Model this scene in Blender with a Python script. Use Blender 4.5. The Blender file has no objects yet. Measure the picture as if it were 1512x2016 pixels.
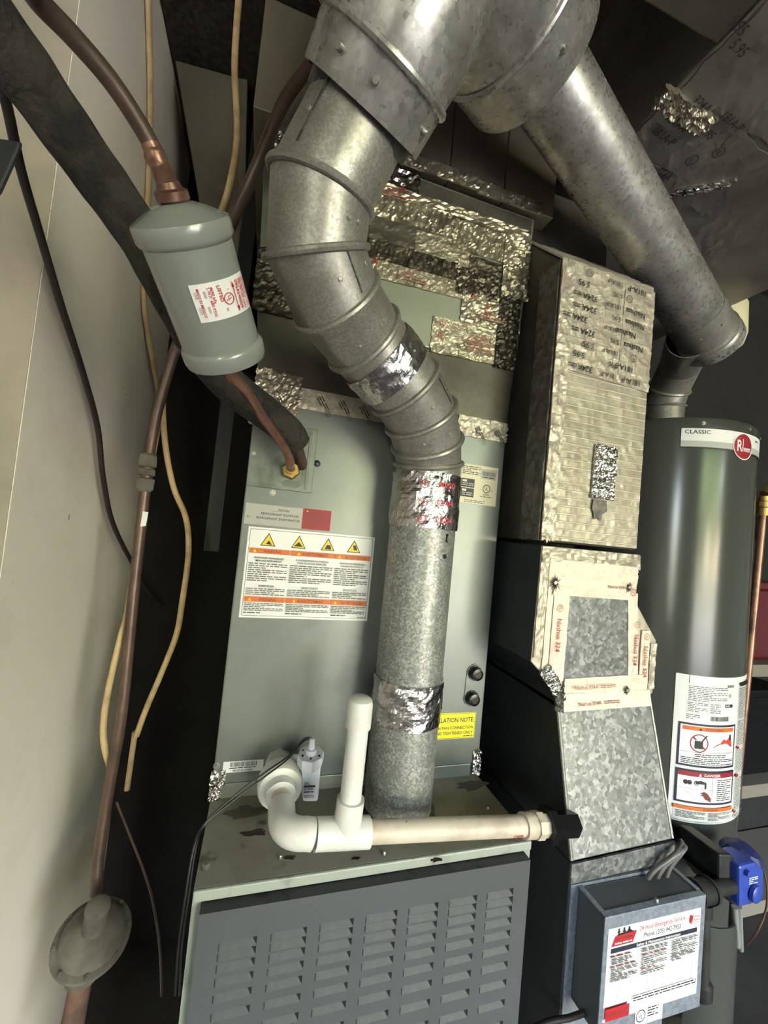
import bpy, math, random
from mathutils import Vector, Matrix, noise

# ------------------------------------------------------------------ camera, world, light, exposure
random.seed(7)
SC = bpy.context.scene
COL = SC.collection
CAM_POS = Vector((.0308, -.4984, 1.2822))
CAM_ROT = Matrix.Rotation(-.2884, 3, 'Z') @ Matrix.Rotation(math.pi / 2 + .044, 3, 'X') @ Matrix.Rotation(.0961, 3, 'Z')
FPX = 793.46
cd = bpy.data.cameras.new('camera')
cd.sensor_fit = 'HORIZONTAL'
cd.sensor_width = 36
cd.lens = FPX / 1512 * 36
cd.clip_start = .01
cam = bpy.data.objects.new('camera', cd)
COL.objects.link(cam)
cam.matrix_world = Matrix.Translation(CAM_POS) @ CAM_ROT.to_4x4()
SC.camera = cam

w = bpy.data.worlds.new('World')
SC.world = w
w.use_nodes = True
nt = w.node_tree
bg = nt.nodes['Background']
sky = nt.nodes.new('ShaderNodeTexSky')
sky.sky_type = 'NISHITA'
sky.sun_disc = False
sky.sun_elevation = math.radians(48)
sky.sun_rotation = math.radians(140)
sky.dust_density = 2.5
nt.links.new(sky.outputs[0], bg.inputs[0])
bg.inputs[1].default_value = .55

# the garage door opening and a small window are portals for the sky
OPEN = (1.05, 3.5, .0, 2.5, -4.2)     # x0 x1 z0 z1 y
WIN2 = (-1.75, -1.05, .7, 2.15, -4.2)
for n, (x0, x1, z0, z1, y) in (('garage_opening_daylight', OPEN), ('side_window_daylight', WIN2)):
    ld = bpy.data.lights.new(n, 'AREA')
    ld.shape = 'RECTANGLE'
    ld.size = x1 - x0
    ld.size_y = z1 - z0
    ld.cycles.is_portal = True
    lo = bpy.data.objects.new(n, ld)
    COL.objects.link(lo)
    lo.location = ((x0 + x1) / 2, y, (z0 + z1) / 2)
    lo.rotation_euler = (math.radians(90), 0, 0)
sd = bpy.data.lights.new('sun', 'SUN')
sd.energy = 7
sd.angle = .01
sd.color = (1, .95, .86)
so = bpy.data.objects.new('sun', sd)
COL.objects.link(so)
so.rotation_euler = (math.radians(42), 0, math.radians(200))

vs = SC.view_settings
vs.view_transform = 'Standard'
vs.look = 'None'
vs.gamma = 1
vs.use_curve_mapping = False
vs.exposure = 4.05


# ------------------------------------------------------------------ placement helpers (photo sight lines cut with real planes)
def ray(x, y):
    return CAM_ROT @ Vector(((x - 756) / FPX, (1008 - y) / FPX, -1))


def ay(x, y, Y):
    d = ray(x, y)
    return CAM_POS + d * ((Y - CAM_POS.y) / d.y)


def ax(x, y, X):
    d = ray(x, y)
    return CAM_POS + d * ((X - CAM_POS.x) / d.x)


def az(x, y, Z):
    d = ray(x, y)
    return CAM_POS + d * ((Z - CAM_POS.z) / d.z)


def ad(x, y, D):
    return CAM_POS + ray(x, y) * D


# ------------------------------------------------------------------ materials
MATS = {}


def srgb(r, g, b):
    f = lambda c: c / 12.92 if c <= .04045 else ((c + .055) / 1.055) ** 2.4
    return (f(r / 255), f(g / 255), f(b / 255), 1)


def mat(name, col, rough=.5, metal=0., var=None, bump=None, coat=0., vor=None, stain=None, wave=None, spec=.5, rvar=0.):
    """var=(scale,colour,lo,hi) noise mix, vor=(scale,colour,amount) spangle, stain=(scale,colour,lo,hi), bump=(scale,strength,dist)"""
    if name in MATS:
        return MATS[name]
    m = bpy.data.materials.new(name)
    m.use_nodes = True
    n = m.node_tree.nodes
    L = m.node_tree.links
    b = n['Principled BSDF']
    b.inputs['Roughness'].default_value = rough
    b.inputs['Metallic'].default_value = metal
    b.inputs['Coat Weight'].default_value = coat
    b.inputs['Coat Roughness'].default_value = .08
    b.inputs['Specular IOR Level'].default_value = spec
    b.inputs['Base Color'].default_value = col
    tc = n.new('ShaderNodeTexCoord')
    cur = None

    def mixin(fac, colour):
        nonlocal cur
        mx = n.new('ShaderNodeMix')
        mx.data_type = 'RGBA'
        L.new(fac, mx.inputs[0])
        if cur is None:
            mx.inputs[6].default_value = col
        else:
            L.new(cur, mx.inputs[6])
        mx.inputs[7].default_value = colour
        cur = mx.outputs[2]

    def ramp(out, lo, hi):
        r = n.new('ShaderNodeMapRange')
        r.inputs[1].default_value = lo
        r.inputs[2].default_value = hi
        L.new(out, r.inputs[0])
        return r.outputs[0]

    if vor:
        v = n.new('ShaderNodeTexVoronoi')
        nz = n.new('ShaderNodeTexNoise')
        nz.inputs['Scale'].default_value = vor[0] * .6
        nz.inputs['Detail'].default_value = 3
        vm = n.new('ShaderNodeVectorMath')
        vm.operation = 'MULTIPLY_ADD'
        vm.inputs[1].default_value = (1.3 / vor[0],) * 3
        L.new(tc.outputs['Object'], nz.inputs['Vector'])
        L.new(nz.outputs['Color'], vm.inputs[0])
        L.new(tc.outputs['Object'], vm.inputs[2])
        L.new(vm.outputs[0], v.inputs['Vector'])
        v.inputs['Scale'].default_value = vor[0]
        sp = n.new('ShaderNodeSeparateColor')
        L.new(v.outputs['Color'], sp.inputs[0])
        mixin(ramp(sp.outputs[0], vor[2], vor[3]), vor[1])
        if rvar:
            mr = n.new('ShaderNodeMapRange')
            mr.inputs[3].default_value = rough - rvar
            mr.inputs[4].default_value = rough + rvar
            L.new(sp.outputs[1], mr.inputs[0])
            L.new(mr.outputs[0], b.inputs['Roughness'])
    for q in (var, stain):
        if q:
            nz = n.new('ShaderNodeTexNoise')
            nz.inputs['Scale'].default_value = q[0]
            nz.inputs['Detail'].default_value = 6
            nz.inputs['Roughness'].default_value = .62
            L.new(tc.outputs['Object'], nz.inputs['Vector'])
            mixin(ramp(nz.outputs[0], q[2], q[3]), q[1])
    bout = None
    if wave:
        wv = n.new('ShaderNodeTexWave')
        wv.bands_direction = wave[3] if len(wave) > 3 else 'Z'
        wv.inputs['Scale'].default_value = wave[0]
        wv.inputs['Distortion'].default_value = .25
        wv.inputs['Detail'].default_value = 3
        L.new(tc.outputs['Object'], wv.inputs['Vector'])
        rr_ = ramp(wv.outputs[1], .90, .99)
        mixin(rr_, wave[2])
        bp = n.new('ShaderNodeBump')
        bp.inputs['Strength'].default_value = wave[1]
        bp.inputs['Distance'].default_value = .0015
        L.new(rr_, bp.inputs['Height'])
        bout = bp.outputs[0]
    if bump:
        nz = n.new('ShaderNodeTexNoise')
        nz.inputs['Scale'].default_value = bump[0]
        nz.inputs['Detail'].default_value = 5
        L.new(tc.outputs['Object'], nz.inputs['Vector'])
        bp = n.new('ShaderNodeBump')
        bp.inputs['Strength'].default_value = bump[1]
        bp.inputs['Distance'].default_value = bump[2]
        L.new(nz.outputs[0], bp.inputs['Height'])
        if bout:
            L.new(bout, bp.inputs['Normal'])
        bout = bp.outputs[0]
    if bout:
        L.new(bout, b.inputs['Normal'])
    if cur:
        L.new(cur, b.inputs['Base Color'])
    MATS[name] = m
    return m


def flat(name, r, g, b, rough=.5):
    return mat('print_' + name, srgb(r, g, b), rough)


mat('white_wall', srgb(240, 232, 220), .75, var=(3.5, srgb(226, 216, 204), .52, .72), stain=(38, srgb(120, 112, 104), .70, .76), bump=(60, .12, .004))
mat('greige_wall', srgb(168, 158, 144), .7, var=(4, srgb(136, 130, 120), .45, .7), stain=(30, srgb(96, 88, 80), .70, .75), bump=(50, .12, .004))
mat('block_wall', srgb(32, 30, 28), .9, var=(6, srgb(22, 21, 19), .4, .65), bump=(40, .4, .01))  # dark base colour stands in for the missing light at the back
mat('garage_wall', srgb(150, 146, 138), .8)
mat('ceiling_board', srgb(70, 58, 46), .85, var=(8, srgb(44, 36, 28), .4, .65), bump=(18, .3, .01))
mat('concrete', srgb(150, 146, 138), .85, var=(5, srgb(126, 122, 116), .4, .65), bump=(50, .2, .005))
mat('garage_floor', srgb(62, 58, 54), .8, var=(5, srgb(46, 43, 40), .4, .65), bump=(50, .2, .005))
mat('grass', srgb(134, 138, 108), .9, var=(3, srgb(118, 122, 92), .4, .6))
mat('leaf', srgb(150, 158, 120), .8, var=(2, srgb(84, 120, 52), .4, .6))
mat('red_paint', srgb(84, 16, 18), .3, coat=.5)
mat('cabinet', srgb(128, 133, 124), .42, .0, var=(6, srgb(112, 116, 108), .45, .7), bump=(140, .05, .002), coat=.15)
mat('cabinet_top', srgb(146, 143, 131), .55, .0, var=(7, srgb(116, 109, 92), .46, .68), stain=(22, srgb(60, 55, 47), .62, .74), bump=(120, .12, .002))
mat('lip', srgb(152, 158, 148), .45, var=(20, srgb(120, 122, 112), .55, .7))
mat('door', srgb(76, 80, 83), .45, var=(3.5, srgb(70, 74, 75), .4, .65), bump=(220, .07, .001), coat=.1)
mat('door_edge', srgb(58, 60, 60), .7, var=(40, srgb(34, 34, 33), .5, .66))
mat('louver', srgb(58, 62, 64), .6, var=(90, srgb(74, 77, 77), .52, .72))
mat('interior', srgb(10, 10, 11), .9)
mat('coil', srgb(122, 126, 121), .36, .35, var=(5, srgb(106, 112, 110), .42, .66), stain=(11, srgb(96, 100, 94), .58, .78), bump=(160, .05, .002))
mat('plate', srgb(116, 121, 114), .42, .35, var=(14, srgb(76, 84, 76), .48, .7))
GZ = dict(metal=.85)
mat('galv', srgb(162, 160, 153), .40, .55, vor=(520, srgb(138, 136, 130), .2, .8), var=(9, srgb(124, 120, 112), .5, .72), bump=(60, .06, .003), rvar=.06)
mat('galv_spangle', srgb(150, 152, 152), .42, .4, vor=(170, srgb(92, 95, 95), .35, .65), var=(90, srgb(112, 114, 114), .42, .6), rvar=.1)
mat('galv_pipe', srgb(176, 178, 174), .46, .5, vor=(420, srgb(124, 124, 118), .15, .85), var=(60, srgb(130, 132, 128), .46, .66), stain=(7, srgb(120, 88, 52), .64, .8), rvar=.08)
mat('galv_bright', srgb(178, 177, 172), .32, .6, vor=(210, srgb(150, 150, 147), .1, .9), var=(24, srgb(132, 130, 124), .44, .66), bump=(30, .06, .004), rvar=.07)
mat('galv_dark', srgb(96, 96, 92), .5, .5, vor=(120, srgb(60, 60, 58), .3, .8))
mat('galv_box', srgb(158, 166, 178), .42, .6, vor=(200, srgb(140, 148, 160), .3, .8), rvar=.05)
mat('foil', srgb(200, 198, 194), .22, 1., var=(30, srgb(160, 156, 150), .5, .7), bump=(70, .5, .006))
mat('foil_tan', srgb(176, 168, 148), .36, .8, var=(26, srgb(134, 126, 106), .48, .7), bump=(80, .5, .006))
mat('foil_pale', srgb(182, 174, 158), .45, .5, var=(18, srgb(158, 148, 134), .45, .7), bump=(90, .35, .004))
mat('foil_cream', srgb(222, 210, 192), .55, .25, var=(14, srgb(206, 184, 172), .45, .7), bump=(120, .25, .003))
mat('foil_dark', srgb(96, 90, 78), .35, .8, var=(30, srgb(60, 55, 46), .42, .66), bump=(80, .5, .006))
mat('foil_scrim', srgb(172, 164, 146), .42, .5, var=(9, srgb(146, 138, 120), .42, .68), bump=(70, .3, .004), wave=(24, .7, srgb(222, 216, 204)))
mat('foil_gap', srgb(116, 114, 108), .5, .5, var=(60, srgb(80, 78, 72), .4, .6), bump=(60, .3, .004))
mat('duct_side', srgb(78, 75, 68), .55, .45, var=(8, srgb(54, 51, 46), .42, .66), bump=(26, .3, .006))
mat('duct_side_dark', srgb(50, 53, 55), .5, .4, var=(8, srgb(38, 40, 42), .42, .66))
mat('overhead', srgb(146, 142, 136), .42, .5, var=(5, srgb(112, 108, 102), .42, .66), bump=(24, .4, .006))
mat('duct_metal', srgb(122, 116, 102), .5, .45, var=(4, srgb(96, 90, 78), .42, .66), stain=(7, srgb(150, 134, 116), .62, .75), bump=(60, .1, .003))
mat('duct_mesh', srgb(64, 60, 52), .75, .2, vor=(120, srgb(44, 40, 34), .2, .8), bump=(90, .5, .005))
mat('sheet_green', srgb(150, 156, 138), .36, .5, var=(6, srgb(130, 136, 118), .45, .7))
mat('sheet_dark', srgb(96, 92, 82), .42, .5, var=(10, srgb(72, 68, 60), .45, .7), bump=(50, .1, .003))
mat('heater', srgb(68, 70, 66), .2, .0, coat=.0, spec=.45)
mat('drier', srgb(132, 136, 132), .26, .0, coat=.6, var=(10, srgb(126, 130, 124), .4, .6))
mat('copper', srgb(152, 114, 96), .36, .7, var=(24, srgb(98, 76, 66), .42, .66), bump=(40, .1, .003))
mat('copper_dark', srgb(84, 68, 60), .45, .4, var=(14, srgb(58, 48, 44), .42, .66))
mat('copper_old', srgb(106, 86, 76), .42, .45, var=(14, srgb(80, 66, 60), .42, .66))
mat('brass', srgb(164, 136, 82), .36, .8, var=(30, srgb(112, 90, 54), .5, .7))
mat('foam', srgb(50, 47, 42), .95, var=(22, srgb(28, 26, 24), .42, .62), stain=(9, srgb(86, 76, 60), .62, .76), bump=(70, .9, .012))
mat('pvc', srgb(222, 220, 214), .32, coat=.2, var=(16, srgb(206, 202, 194), .5, .75), stain=(70, srgb(130, 124, 116), .72, .76))
mat('pvc_old', srgb(206, 194, 176), .45, var=(22, srgb(180, 166, 148), .46, .68), stain=(80, srgb(96, 86, 76), .68, .74))
mat('plastic_white', srgb(214, 216, 224), .35)
mat('black_rubber', srgb(16, 16, 17), .45)
mat('black_plastic', srgb(14, 14, 15), .3)
mat('cable_black', srgb(40, 34, 32), .5)
mat('cable_nm', srgb(188, 162, 120), .5, var=(20, srgb(150, 122, 84), .48, .7))
mat('cable_grey', srgb(96, 92, 90), .35)
mat('iron', srgb(62, 62, 60), .5, .5, var=(30, srgb(46, 46, 44), .4, .6))
mat('iron_dusty', srgb(112, 108, 98), .85, .1, var=(18, srgb(84, 80, 72), .4, .66), bump=(50, .3, .004))
mat('steel', srgb(190, 190, 188), .3, .6)
mat('screw', srgb(170, 168, 160), .35, .9)
mat('blue', srgb(44, 70, 158), .4, coat=.2)
mat('blue_dark', srgb(34, 44, 92), .45)
mat('wood_brown', srgb(92, 66, 50), .7, var=(12, srgb(60, 42, 32), .4, .66))
mat('cream', srgb(214, 206, 168), .45)
mat('shelf_white', srgb(120, 112, 100), .6)
mat('carton', srgb(112, 84, 60), .85)
mat('label_white', srgb(226, 226, 224), .4)
mat('label_cream', srgb(206, 198, 168), .45)
mat('label_grey', srgb(166, 164, 156), .4)
mat('label_yellow', srgb(222, 214, 40), .4)
mat('rust', srgb(72, 60, 50), .85, .1, var=(40, srgb(48, 40, 34), .4, .6))
mat('pipe_rust', srgb(112, 84, 70), .85, .1, var=(30, srgb(84, 64, 56), .4, .6))
mat('oil', srgb(84, 92, 84), .4, .2, var=(40, srgb(100, 106, 98), .4, .65))
mat('dust', srgb(92, 86, 76), .95, bump=(60, .6, .01))
for nm, c in dict(black=(24, 24, 26), grey=(92, 92, 92), orange=(208, 104, 36), red=(176, 22, 34), crimson=(150, 16, 34), yellow=(226, 198, 40), white=(236, 236, 236),
                  pink=(206, 70, 84), navy=(30, 34, 52), ltgrey=(176, 176, 174), brown=(110, 50, 40), flame=(206, 62, 48), ink=(58, 52, 48), inkred=(168, 60, 50), inktan=(150, 104, 84)).items():
    flat(nm, *c)
P_ = lambda c: MATS['print_' + c]


# ------------------------------------------------------------------ mesh builder
class MB:
    def __init__(s):
        s.v = []
        s.f = []
        s.m = []
        s.sm = []

    def add(s, vs, fs, m=0, smooth=False):
        o = len(s.v)
        s.v += [Vector(p) for p in vs]
        for f in fs:
            s.f.append([o + i for i in f])
            s.m.append(m)
            s.sm.append(smooth)
        return s

    def box(s, a, b, m=0):
        x0, y0, z0 = a
        x1, y1, z1 = b
        return s.add([(x0, y0, z0), (x1, y0, z0), (x1, y1, z0), (x0, y1, z0), (x0, y0, z1), (x1, y0, z1), (x1, y1, z1), (x0, y1, z1)],
                     [(0, 3, 2, 1), (4, 5, 6, 7), (0, 1, 5, 4), (1, 2, 6, 5), (2, 3, 7, 6), (3, 0, 4, 7)], m)

    def hexa(s, p, m=0):
        """8 corners: bottom 0-3 ccw, top 4-7"""
        return s.add(p, [(0, 3, 2, 1), (4, 5, 6, 7), (0, 1, 5, 4), (1, 2, 6, 5), (2, 3, 7, 6), (3, 0, 4, 7)], m)

    def prism(s, poly, d, m=0):
        n = len(poly)
        d = Vector(d)
        vs = [Vector(p) for p in poly] + [Vector(p) + d for p in poly]
        fs = [list(range(n))[::-1], list(range(n, 2 * n))] + [(i, (i + 1) % n, n + (i + 1) % n, n + i) for i in range(n)]
        return s.add(vs, fs, m)

    def tube(s, pts, r, seg=16, cap=True, m=0, squash=1.):
        pts = [Vector(p) for p in pts]
        n = len(pts)
        rs = r if isinstance(r, (list, tuple)) else [r] * n
        t0 = (pts[1] - pts[0]).normalized()
        u = t0.orthogonal().normalized()
        vs = []
        for i, p in enumerate(pts):
            t = (pts[min(i + 1, n - 1)] - pts[max(i - 1, 0)]).normalized()
            u = (u - t * u.dot(t)).normalized()
            q = t.cross(u)
            for k in range(seg):
                a = 2 * math.pi * k / seg
                vs.append(p + (u * math.cos(a) + q * math.sin(a) * squash) * rs[i])
        fs = [(i * seg + k, i * seg + (k + 1) % seg, (i + 1) * seg + (k + 1) % seg, (i + 1) * seg + k) for i in range(n - 1) for k in range(seg)]
        s.add(vs, fs, m, True)
        if cap:
            o = len(s.v) - n * seg
            s.f += [[o + k for k in range(seg)][::-1], [o + (n - 1) * seg + k for k in range(seg)]]
            s.m += [m, m]
            s.sm += [False, False]
        return s

    def lathe(s, base, axis, prof, seg=32, m=0, smooth=True, close=True):
        """prof: list of (distance along axis, radius)"""
        base = Vector(base)
        t = Vector(axis).normalized()
        u = t.orthogonal().normalized()
        q = t.cross(u)
        n = len(prof)
        vs = []
        for h, r in prof:
            for k in range(seg):
                a = 2 * math.pi * k / seg
                vs.append(base + t * h + (u * math.cos(a) + q * math.sin(a)) * max(r, 1e-5))
        fs = [(i * seg + k, i * seg + (k + 1) % seg, (i + 1) * seg + (k + 1) % seg, (i + 1) * seg + k) for i in range(n - 1) for k in range(seg)]
        s.add(vs, fs, m, smooth)
        if close:
            o = len(s.v) - n * seg
            s.f += [[o + k for k in range(seg)][::-1], [o + (n - 1) * seg + k for k in range(seg)]]
            s.m += [m, m]
            s.sm += [False, False]
        return s

    def ring(s, ringpts, r, seg=8, m=0):
        """closed tube through ring points"""
        n = len(ringpts)
        c = sum((Vector(p) for p in ringpts), Vector()) / n
        vs = []
        for i in range(n):
            p = Vector(ringpts[i])
            t = (Vector(ringpts[(i + 1) % n]) - Vector(ringpts[i - 1])).normalized()
            u = (p - c)
            u = (u - t * u.dot(t)).normalized()
            q = t.cross(u)
            for k in range(seg):
                a = 2 * math.pi * k / seg
                vs.append(p + (u * math.cos(a) + q * math.sin(a)) * r)
        fs = [(i * seg + k, i * seg + (k + 1) % seg, ((i + 1) % n) * seg + (k + 1) % seg, ((i + 1) % n) * seg + k) for i in range(n) for k in range(seg)]
        return s.add(vs, fs, m, True)

    def build(s, name, mats, parent=None, bevel=0., smooth_angle=None):
        lo = Vector([min(p[i] for p in s.v) for i in range(3)])
        hi = Vector([max(p[i] for p in s.v) for i in range(3)])
        c = (lo + hi) / 2
        me = bpy.data.meshes.new(name)
        me.from_pydata([tuple(p - c) for p in s.v], [], s.f)
        if not isinstance(mats, (list, tuple)):
            mats = [mats]
        for mm in mats:
            me.materials.append(MATS[mm] if isinstance(mm, str) else mm)
        me.polygons.foreach_set('material_index', s.m)
        me.polygons.foreach_set('use_smooth', s.sm)
        me.update()
        if any(s.sm):
            me.set_sharp_from_angle(angle=math.radians(38))
        o = bpy.data.objects.new(name, me)
        COL.objects.link(o)
        put(o, c, parent)
        if bevel:
            bv = o.modifiers.new('bevel', 'BEVEL')
            bv.width = bevel
            bv.segments = 2
            bv.limit_method = 'ANGLE'
            bv.angle_limit = math.radians(50)
        return o


def wpos(o):
    p = Vector(o.location)
    while o.parent:
        o = o.parent
        p += o.location
    return p


def put(o, c, parent):
    if parent is not None:
        o.parent = parent
        c = Vector(c) - wpos(parent)
    o.location = c


def thing(name, label, cat, loc, group=None):
    o = bpy.data.objects.new(name, None)
    o.empty_display_size = .05
    COL.objects.link(o)
    o.location = loc
    return tag(o, label, cat, group)


def tag(o, label, cat, group=None):
    o['label'] = label
    o['category'] = cat
    if group:
        o['group'] = group
    return o


def struct(o):
    o['kind'] = 'structure'
    return o


def smooth_path(pts, n=6):
    """Catmull-Rom"""
    pts = [Vector(p) for p in pts]
    out = []
    for i in range(len(pts) - 1):
        p0 = pts[max(i - 1, 0)]
        p1 = pts[i]
        p2 = pts[i + 1]
        p3 = pts[min(i + 2, len(pts) - 1)]
        for k in range(n):
            t = k / n
            out.append(.5 * ((2 * p1) + (p2 - p0) * t + (2 * p0 - 5 * p1 + 4 * p2 - p3) * t * t + (3 * p1 - p0 - 3 * p2 + p3) * t ** 3))
    out.append(pts[-1])
    return out


def screw_at(p, nrm, parent, r=.004, name='screw', m='screw', h=.003):
    nrm = Vector(nrm).normalized()
    p = Vector(p)
    b = MB()
    b.lathe(p - nrm * .0005, nrm, [(0, r * 1.35), (.0008, r * 1.35), (.0009, r), (h * .8, r), (h, r * .8), (h, .0001)], 10)
    return b.build(name, m, parent)


def patch(name, parent, f, nu, nv, mats, amp=.002, freq=60., ridge=True, jag=.0, seed=0, thick=.0012, lift=.0004):
    """wrinkled sheet: f(u,v)->(point, normal); closed at its rim by a skirt back to the surface"""
    vs = []
    for j in range(nv + 1):
        for i in range(nu + 1):
            u, v = i / nu, j / nv
            if jag:
                if i in (0, nu):
                    u += jag * (noise.noise(Vector((v * 9, seed, i))))
                if j in (0, nv):
                    v += jag * (noise.noise(Vector((u * 9, seed + 3, j))))
            p, nrm = f(u, v)
            fq_ = freq if isinstance(freq, tuple) else (freq, freq, freq)
            q = Vector((p[0] * fq_[0], p[1] * fq_[1], p[2] * fq_[2])) + Vector((seed * 7.3, 0, 0))
            h = noise.noise(q)
            if ridge:
                h = (1 - abs(h)) ** 3 * .8 + .35 * (1 - abs(noise.noise(q * 2.3))) ** 3
            else:
                h = .5 + .5 * h
            vs.append(Vector(p) + Vector(nrm) * (lift + thick + amp * h))
    W = nu + 1
    fs = [(j * W + i, j * W + i + 1, (j + 1) * W + i + 1, (j + 1) * W + i) for j in range(nv) for i in range(nu)]
    b = MB()
    b.add(vs, fs, 0, False)
    rim = [i for i in range(W)] + [j * W + nu for j in range(1, nv + 1)] + [nv * W + i for i in range(nu - 1, -1, -1)] + [j * W for j in range(nv - 1, 0, -1)]
    o = len(b.v)
    for k in rim:
        i, j = k % W, k // W
        p, nrm = f(i / nu, j / nv)
        b.v.append(vs[k] - Vector(nrm) * ((vs[k] - Vector(p)).dot(Vector(nrm)) - lift))
    n = len(rim)
    for k in range(n):
        b.f.append([rim[(k + 1) % n], rim[k], o + k, o + (k + 1) % n])
        b.m.append(0)
        b.sm.append(False)
    return b.build(name, mats, parent)


def planef(p0, U, V, N):
    p0, U, V, N = Vector(p0), Vector(U), Vector(V), Vector(N)
    return lambda u, v: (p0 + U * u + V * v, N)


# ------------------------------------------------------------------ flat print (labels)
_tc = {}


def glyphs(txt):
    if txt in _tc:
        return _tc[txt]
    cu = bpy.data.curves.new('t', 'FONT')
    cu.body = txt
    cu.size = 1
    cu.resolution_u = 2
    cu.offset = .012
    ob = bpy.data.objects.new('t', cu)
    me = bpy.data.meshes.new_from_object(ob)
    vs = [(v.co.x, v.co.y) for v in me.vertices]
    fs = [list(p.vertices) for p in me.polygons]
    bpy.data.objects.remove(ob)
    bpy.data.curves.remove(cu)
    bpy.data.meshes.remove(me)
    wd = max((v[0] for v in vs), default=.5)
    _tc[txt] = (vs, fs, wd)
    return _tc[txt]


def planar(p0, U, V):
    p0, U, V = Vector(p0), Vector(U).normalized(), Vector(V).normalized()
    N = U.cross(V)
    return lambda u, v, n: p0 + U * u + V * v + N * n


def label(name, parent, fr, w_, h_, items, base='label_white', curved=False, lab=None, thick=.0005):
    """items are drawn in order; base None prints straight on the surface"""
    b = MB()
    mats = []

    def mi(c):
        k = c if c in MATS else 'print_' + c
        if k not in mats:
            mats.append(k)
        return mats.index(k)

    lay = [thick]

    def rect(x0, y0, x1, y1, c, n=None):
        n = lay[0] if n is None else n
        st = max(1, int(abs(x1 - x0) / .006)) if curved else 1
        for i in range(st):
            a, d = x0 + (x1 - x0) * i / st, x0 + (x1 - x0) * (i + 1) / st
            b.add([fr(a, y0, n), fr(d, y0, n), fr(d, y1, n), fr(a, y1, n)], [(0, 1, 2, 3)], mi(c))

    if base:
        rect(0, 0, w_, h_, base, thick)
        # rim
        st = max(1, int(w_ / .006)) if curved else 1
        for i in range(st):
            a, d = w_ * i / st, w_ * (i + 1) / st
            b.add([fr(a, 0, 0), fr(d, 0, 0), fr(d, 0, thick), fr(a, 0, thick)], [(0, 1, 2, 3)], mi(base))
            b.add([fr(a, h_, thick), fr(d, h_, thick), fr(d, h_, 0), fr(a, h_, 0)], [(0, 1, 2, 3)], mi(base))
        b.add([fr(0, 0, 0), fr(0, 0, thick), fr(0, h_, thick), fr(0, h_, 0)], [(0, 1, 2, 3)], mi(base))
        b.add([fr(w_, 0, 0), fr(w_, h_, 0), fr(w_, h_, thick), fr(w_, 0, thick)], [(0, 1, 2, 3)], mi(base))
    for it in items:
        lay[0] += .00006
        k = it[0]
        if k == 'rect':
            rect(*it[1:6])
        elif k == 'frame':
            x0, y0, x1, y1, t, c = it[1:7]
            rect(x0, y0, x1, y0 + t, c)
            rect(x0, y1 - t, x1, y1, c)
            rect(x0, y0 + t, x0 + t, y1 - t, c)
            rect(x1 - t, y0 + t, x1, y1 - t, c)
        elif k == 'poly':
            b.add([fr(x, y, lay[0]) for x, y in it[1]], [list(range(len(it[1])))], mi(it[2]))
        elif k == 'disc':
            cx, cy, r, c = it[1:5]
            asp = it[5] if len(it) > 5 else 1
            pts = [(cx + r * asp * math.cos(a * math.pi / 14), cy + r * math.sin(a * math.pi / 14)) for a in range(28)]
            vs = [fr(cx, cy, lay[0])] + [fr(x, y, lay[0]) for x, y in pts]
            b.add(vs, [(0, 1 + i, 1 + (i + 1) % 28) for i in range(28)], mi(c))
        elif k == 'circ':
            cx, cy, r, t, c = it[1:6]
            vs = []
            for a in range(28):
                ca, sa = math.cos(a * math.pi / 14), math.sin(a * math.pi / 14)
                vs += [fr(cx + r * ca, cy + r * sa, lay[0]), fr(cx + (r - t) * ca, cy + (r - t) * sa, lay[0])]
            b.add(vs, [(2 * i, 2 * ((i + 1) % 28), 2 * ((i + 1) % 28) + 1, 2 * i + 1) for i in range(28)], mi(c))
        elif k == 'text':
            t, x, y, cap, c = it[1:6]
            al = it[6] if len(it) > 6 else 'l'
            fit = it[7] if len(it) > 7 else None
            vs, fs, wd = glyphs(t)
            sz = cap / .70
            sx = fit / wd if fit else sz
            ox = x - (wd * sx / 2 if al == 'c' else wd * sx if al == 'r' else 0)
            shear = it[8] if len(it) > 8 else 0
            b.add([fr(ox + vx * sx + vy * sz * shear, y + vy * sz, lay[0]) for vx, vy in vs], fs, mi(c))
        elif k == 'lines':                   # print too small to read: broken dashes
            x0, y0, x1, y1, n, c = it[1:7]
            p = (y1 - y0) / n
            for i in range(n):
                yy = y1 - (i + .72) * p
                xe = x1 if i % 3 != 2 else x0 + (x1 - x0) * random.uniform(.4, .8)
                x = x0
                while x < xe:
                    l = min(random.uniform(1.2, 4.2) * p, xe - x)
                    if l > .2 * p:
                        rect(x, yy, x + l, yy + p * .46, c)
                    x += l + p * .5
        elif k == 'bars':
            x0, y0, x1, y1, c = it[1:6]
            x = x0
            while x < x1:
                l = random.choice((.4, .4, .8, 1.2)) * (x1 - x0) / 60
                rect(x, y0, min(x + l, x1), y1, c)
                x += l + random.choice((.4, .6, 1.)) * (x1 - x0) / 50
        elif k == 'ul':
            cx, cy, r, c = it[1:5]
            vs = []
            for a in range(24):
                ca, sa = math.cos(a * math.pi / 12), math.sin(a * math.pi / 12)
                vs += [fr(cx + r * ca, cy + r * sa, lay[0]), fr(cx + r * .84 * ca, cy + r * .84 * sa, lay[0])]
            b.add(vs, [(2 * i, 2 * ((i + 1) % 24), 2 * ((i + 1) % 24) + 1, 2 * i + 1) for i in range(24)], mi(c))
            gv, gf, wd = glyphs('U')
            b.add([fr(cx - r * .5 + vx * r * .8, cy - r * .18 + vy * r * .95, lay[0]) for vx, vy in gv], gf, mi(c))
            gv, gf, wd = glyphs('L')
            b.add([fr(cx + r * .02 + vx * r * .8, cy - r * .48 + vy * r * .95, lay[0]) for vx, vy in gv], gf, mi(c))
    o = b.build(name, mats, parent)
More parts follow.
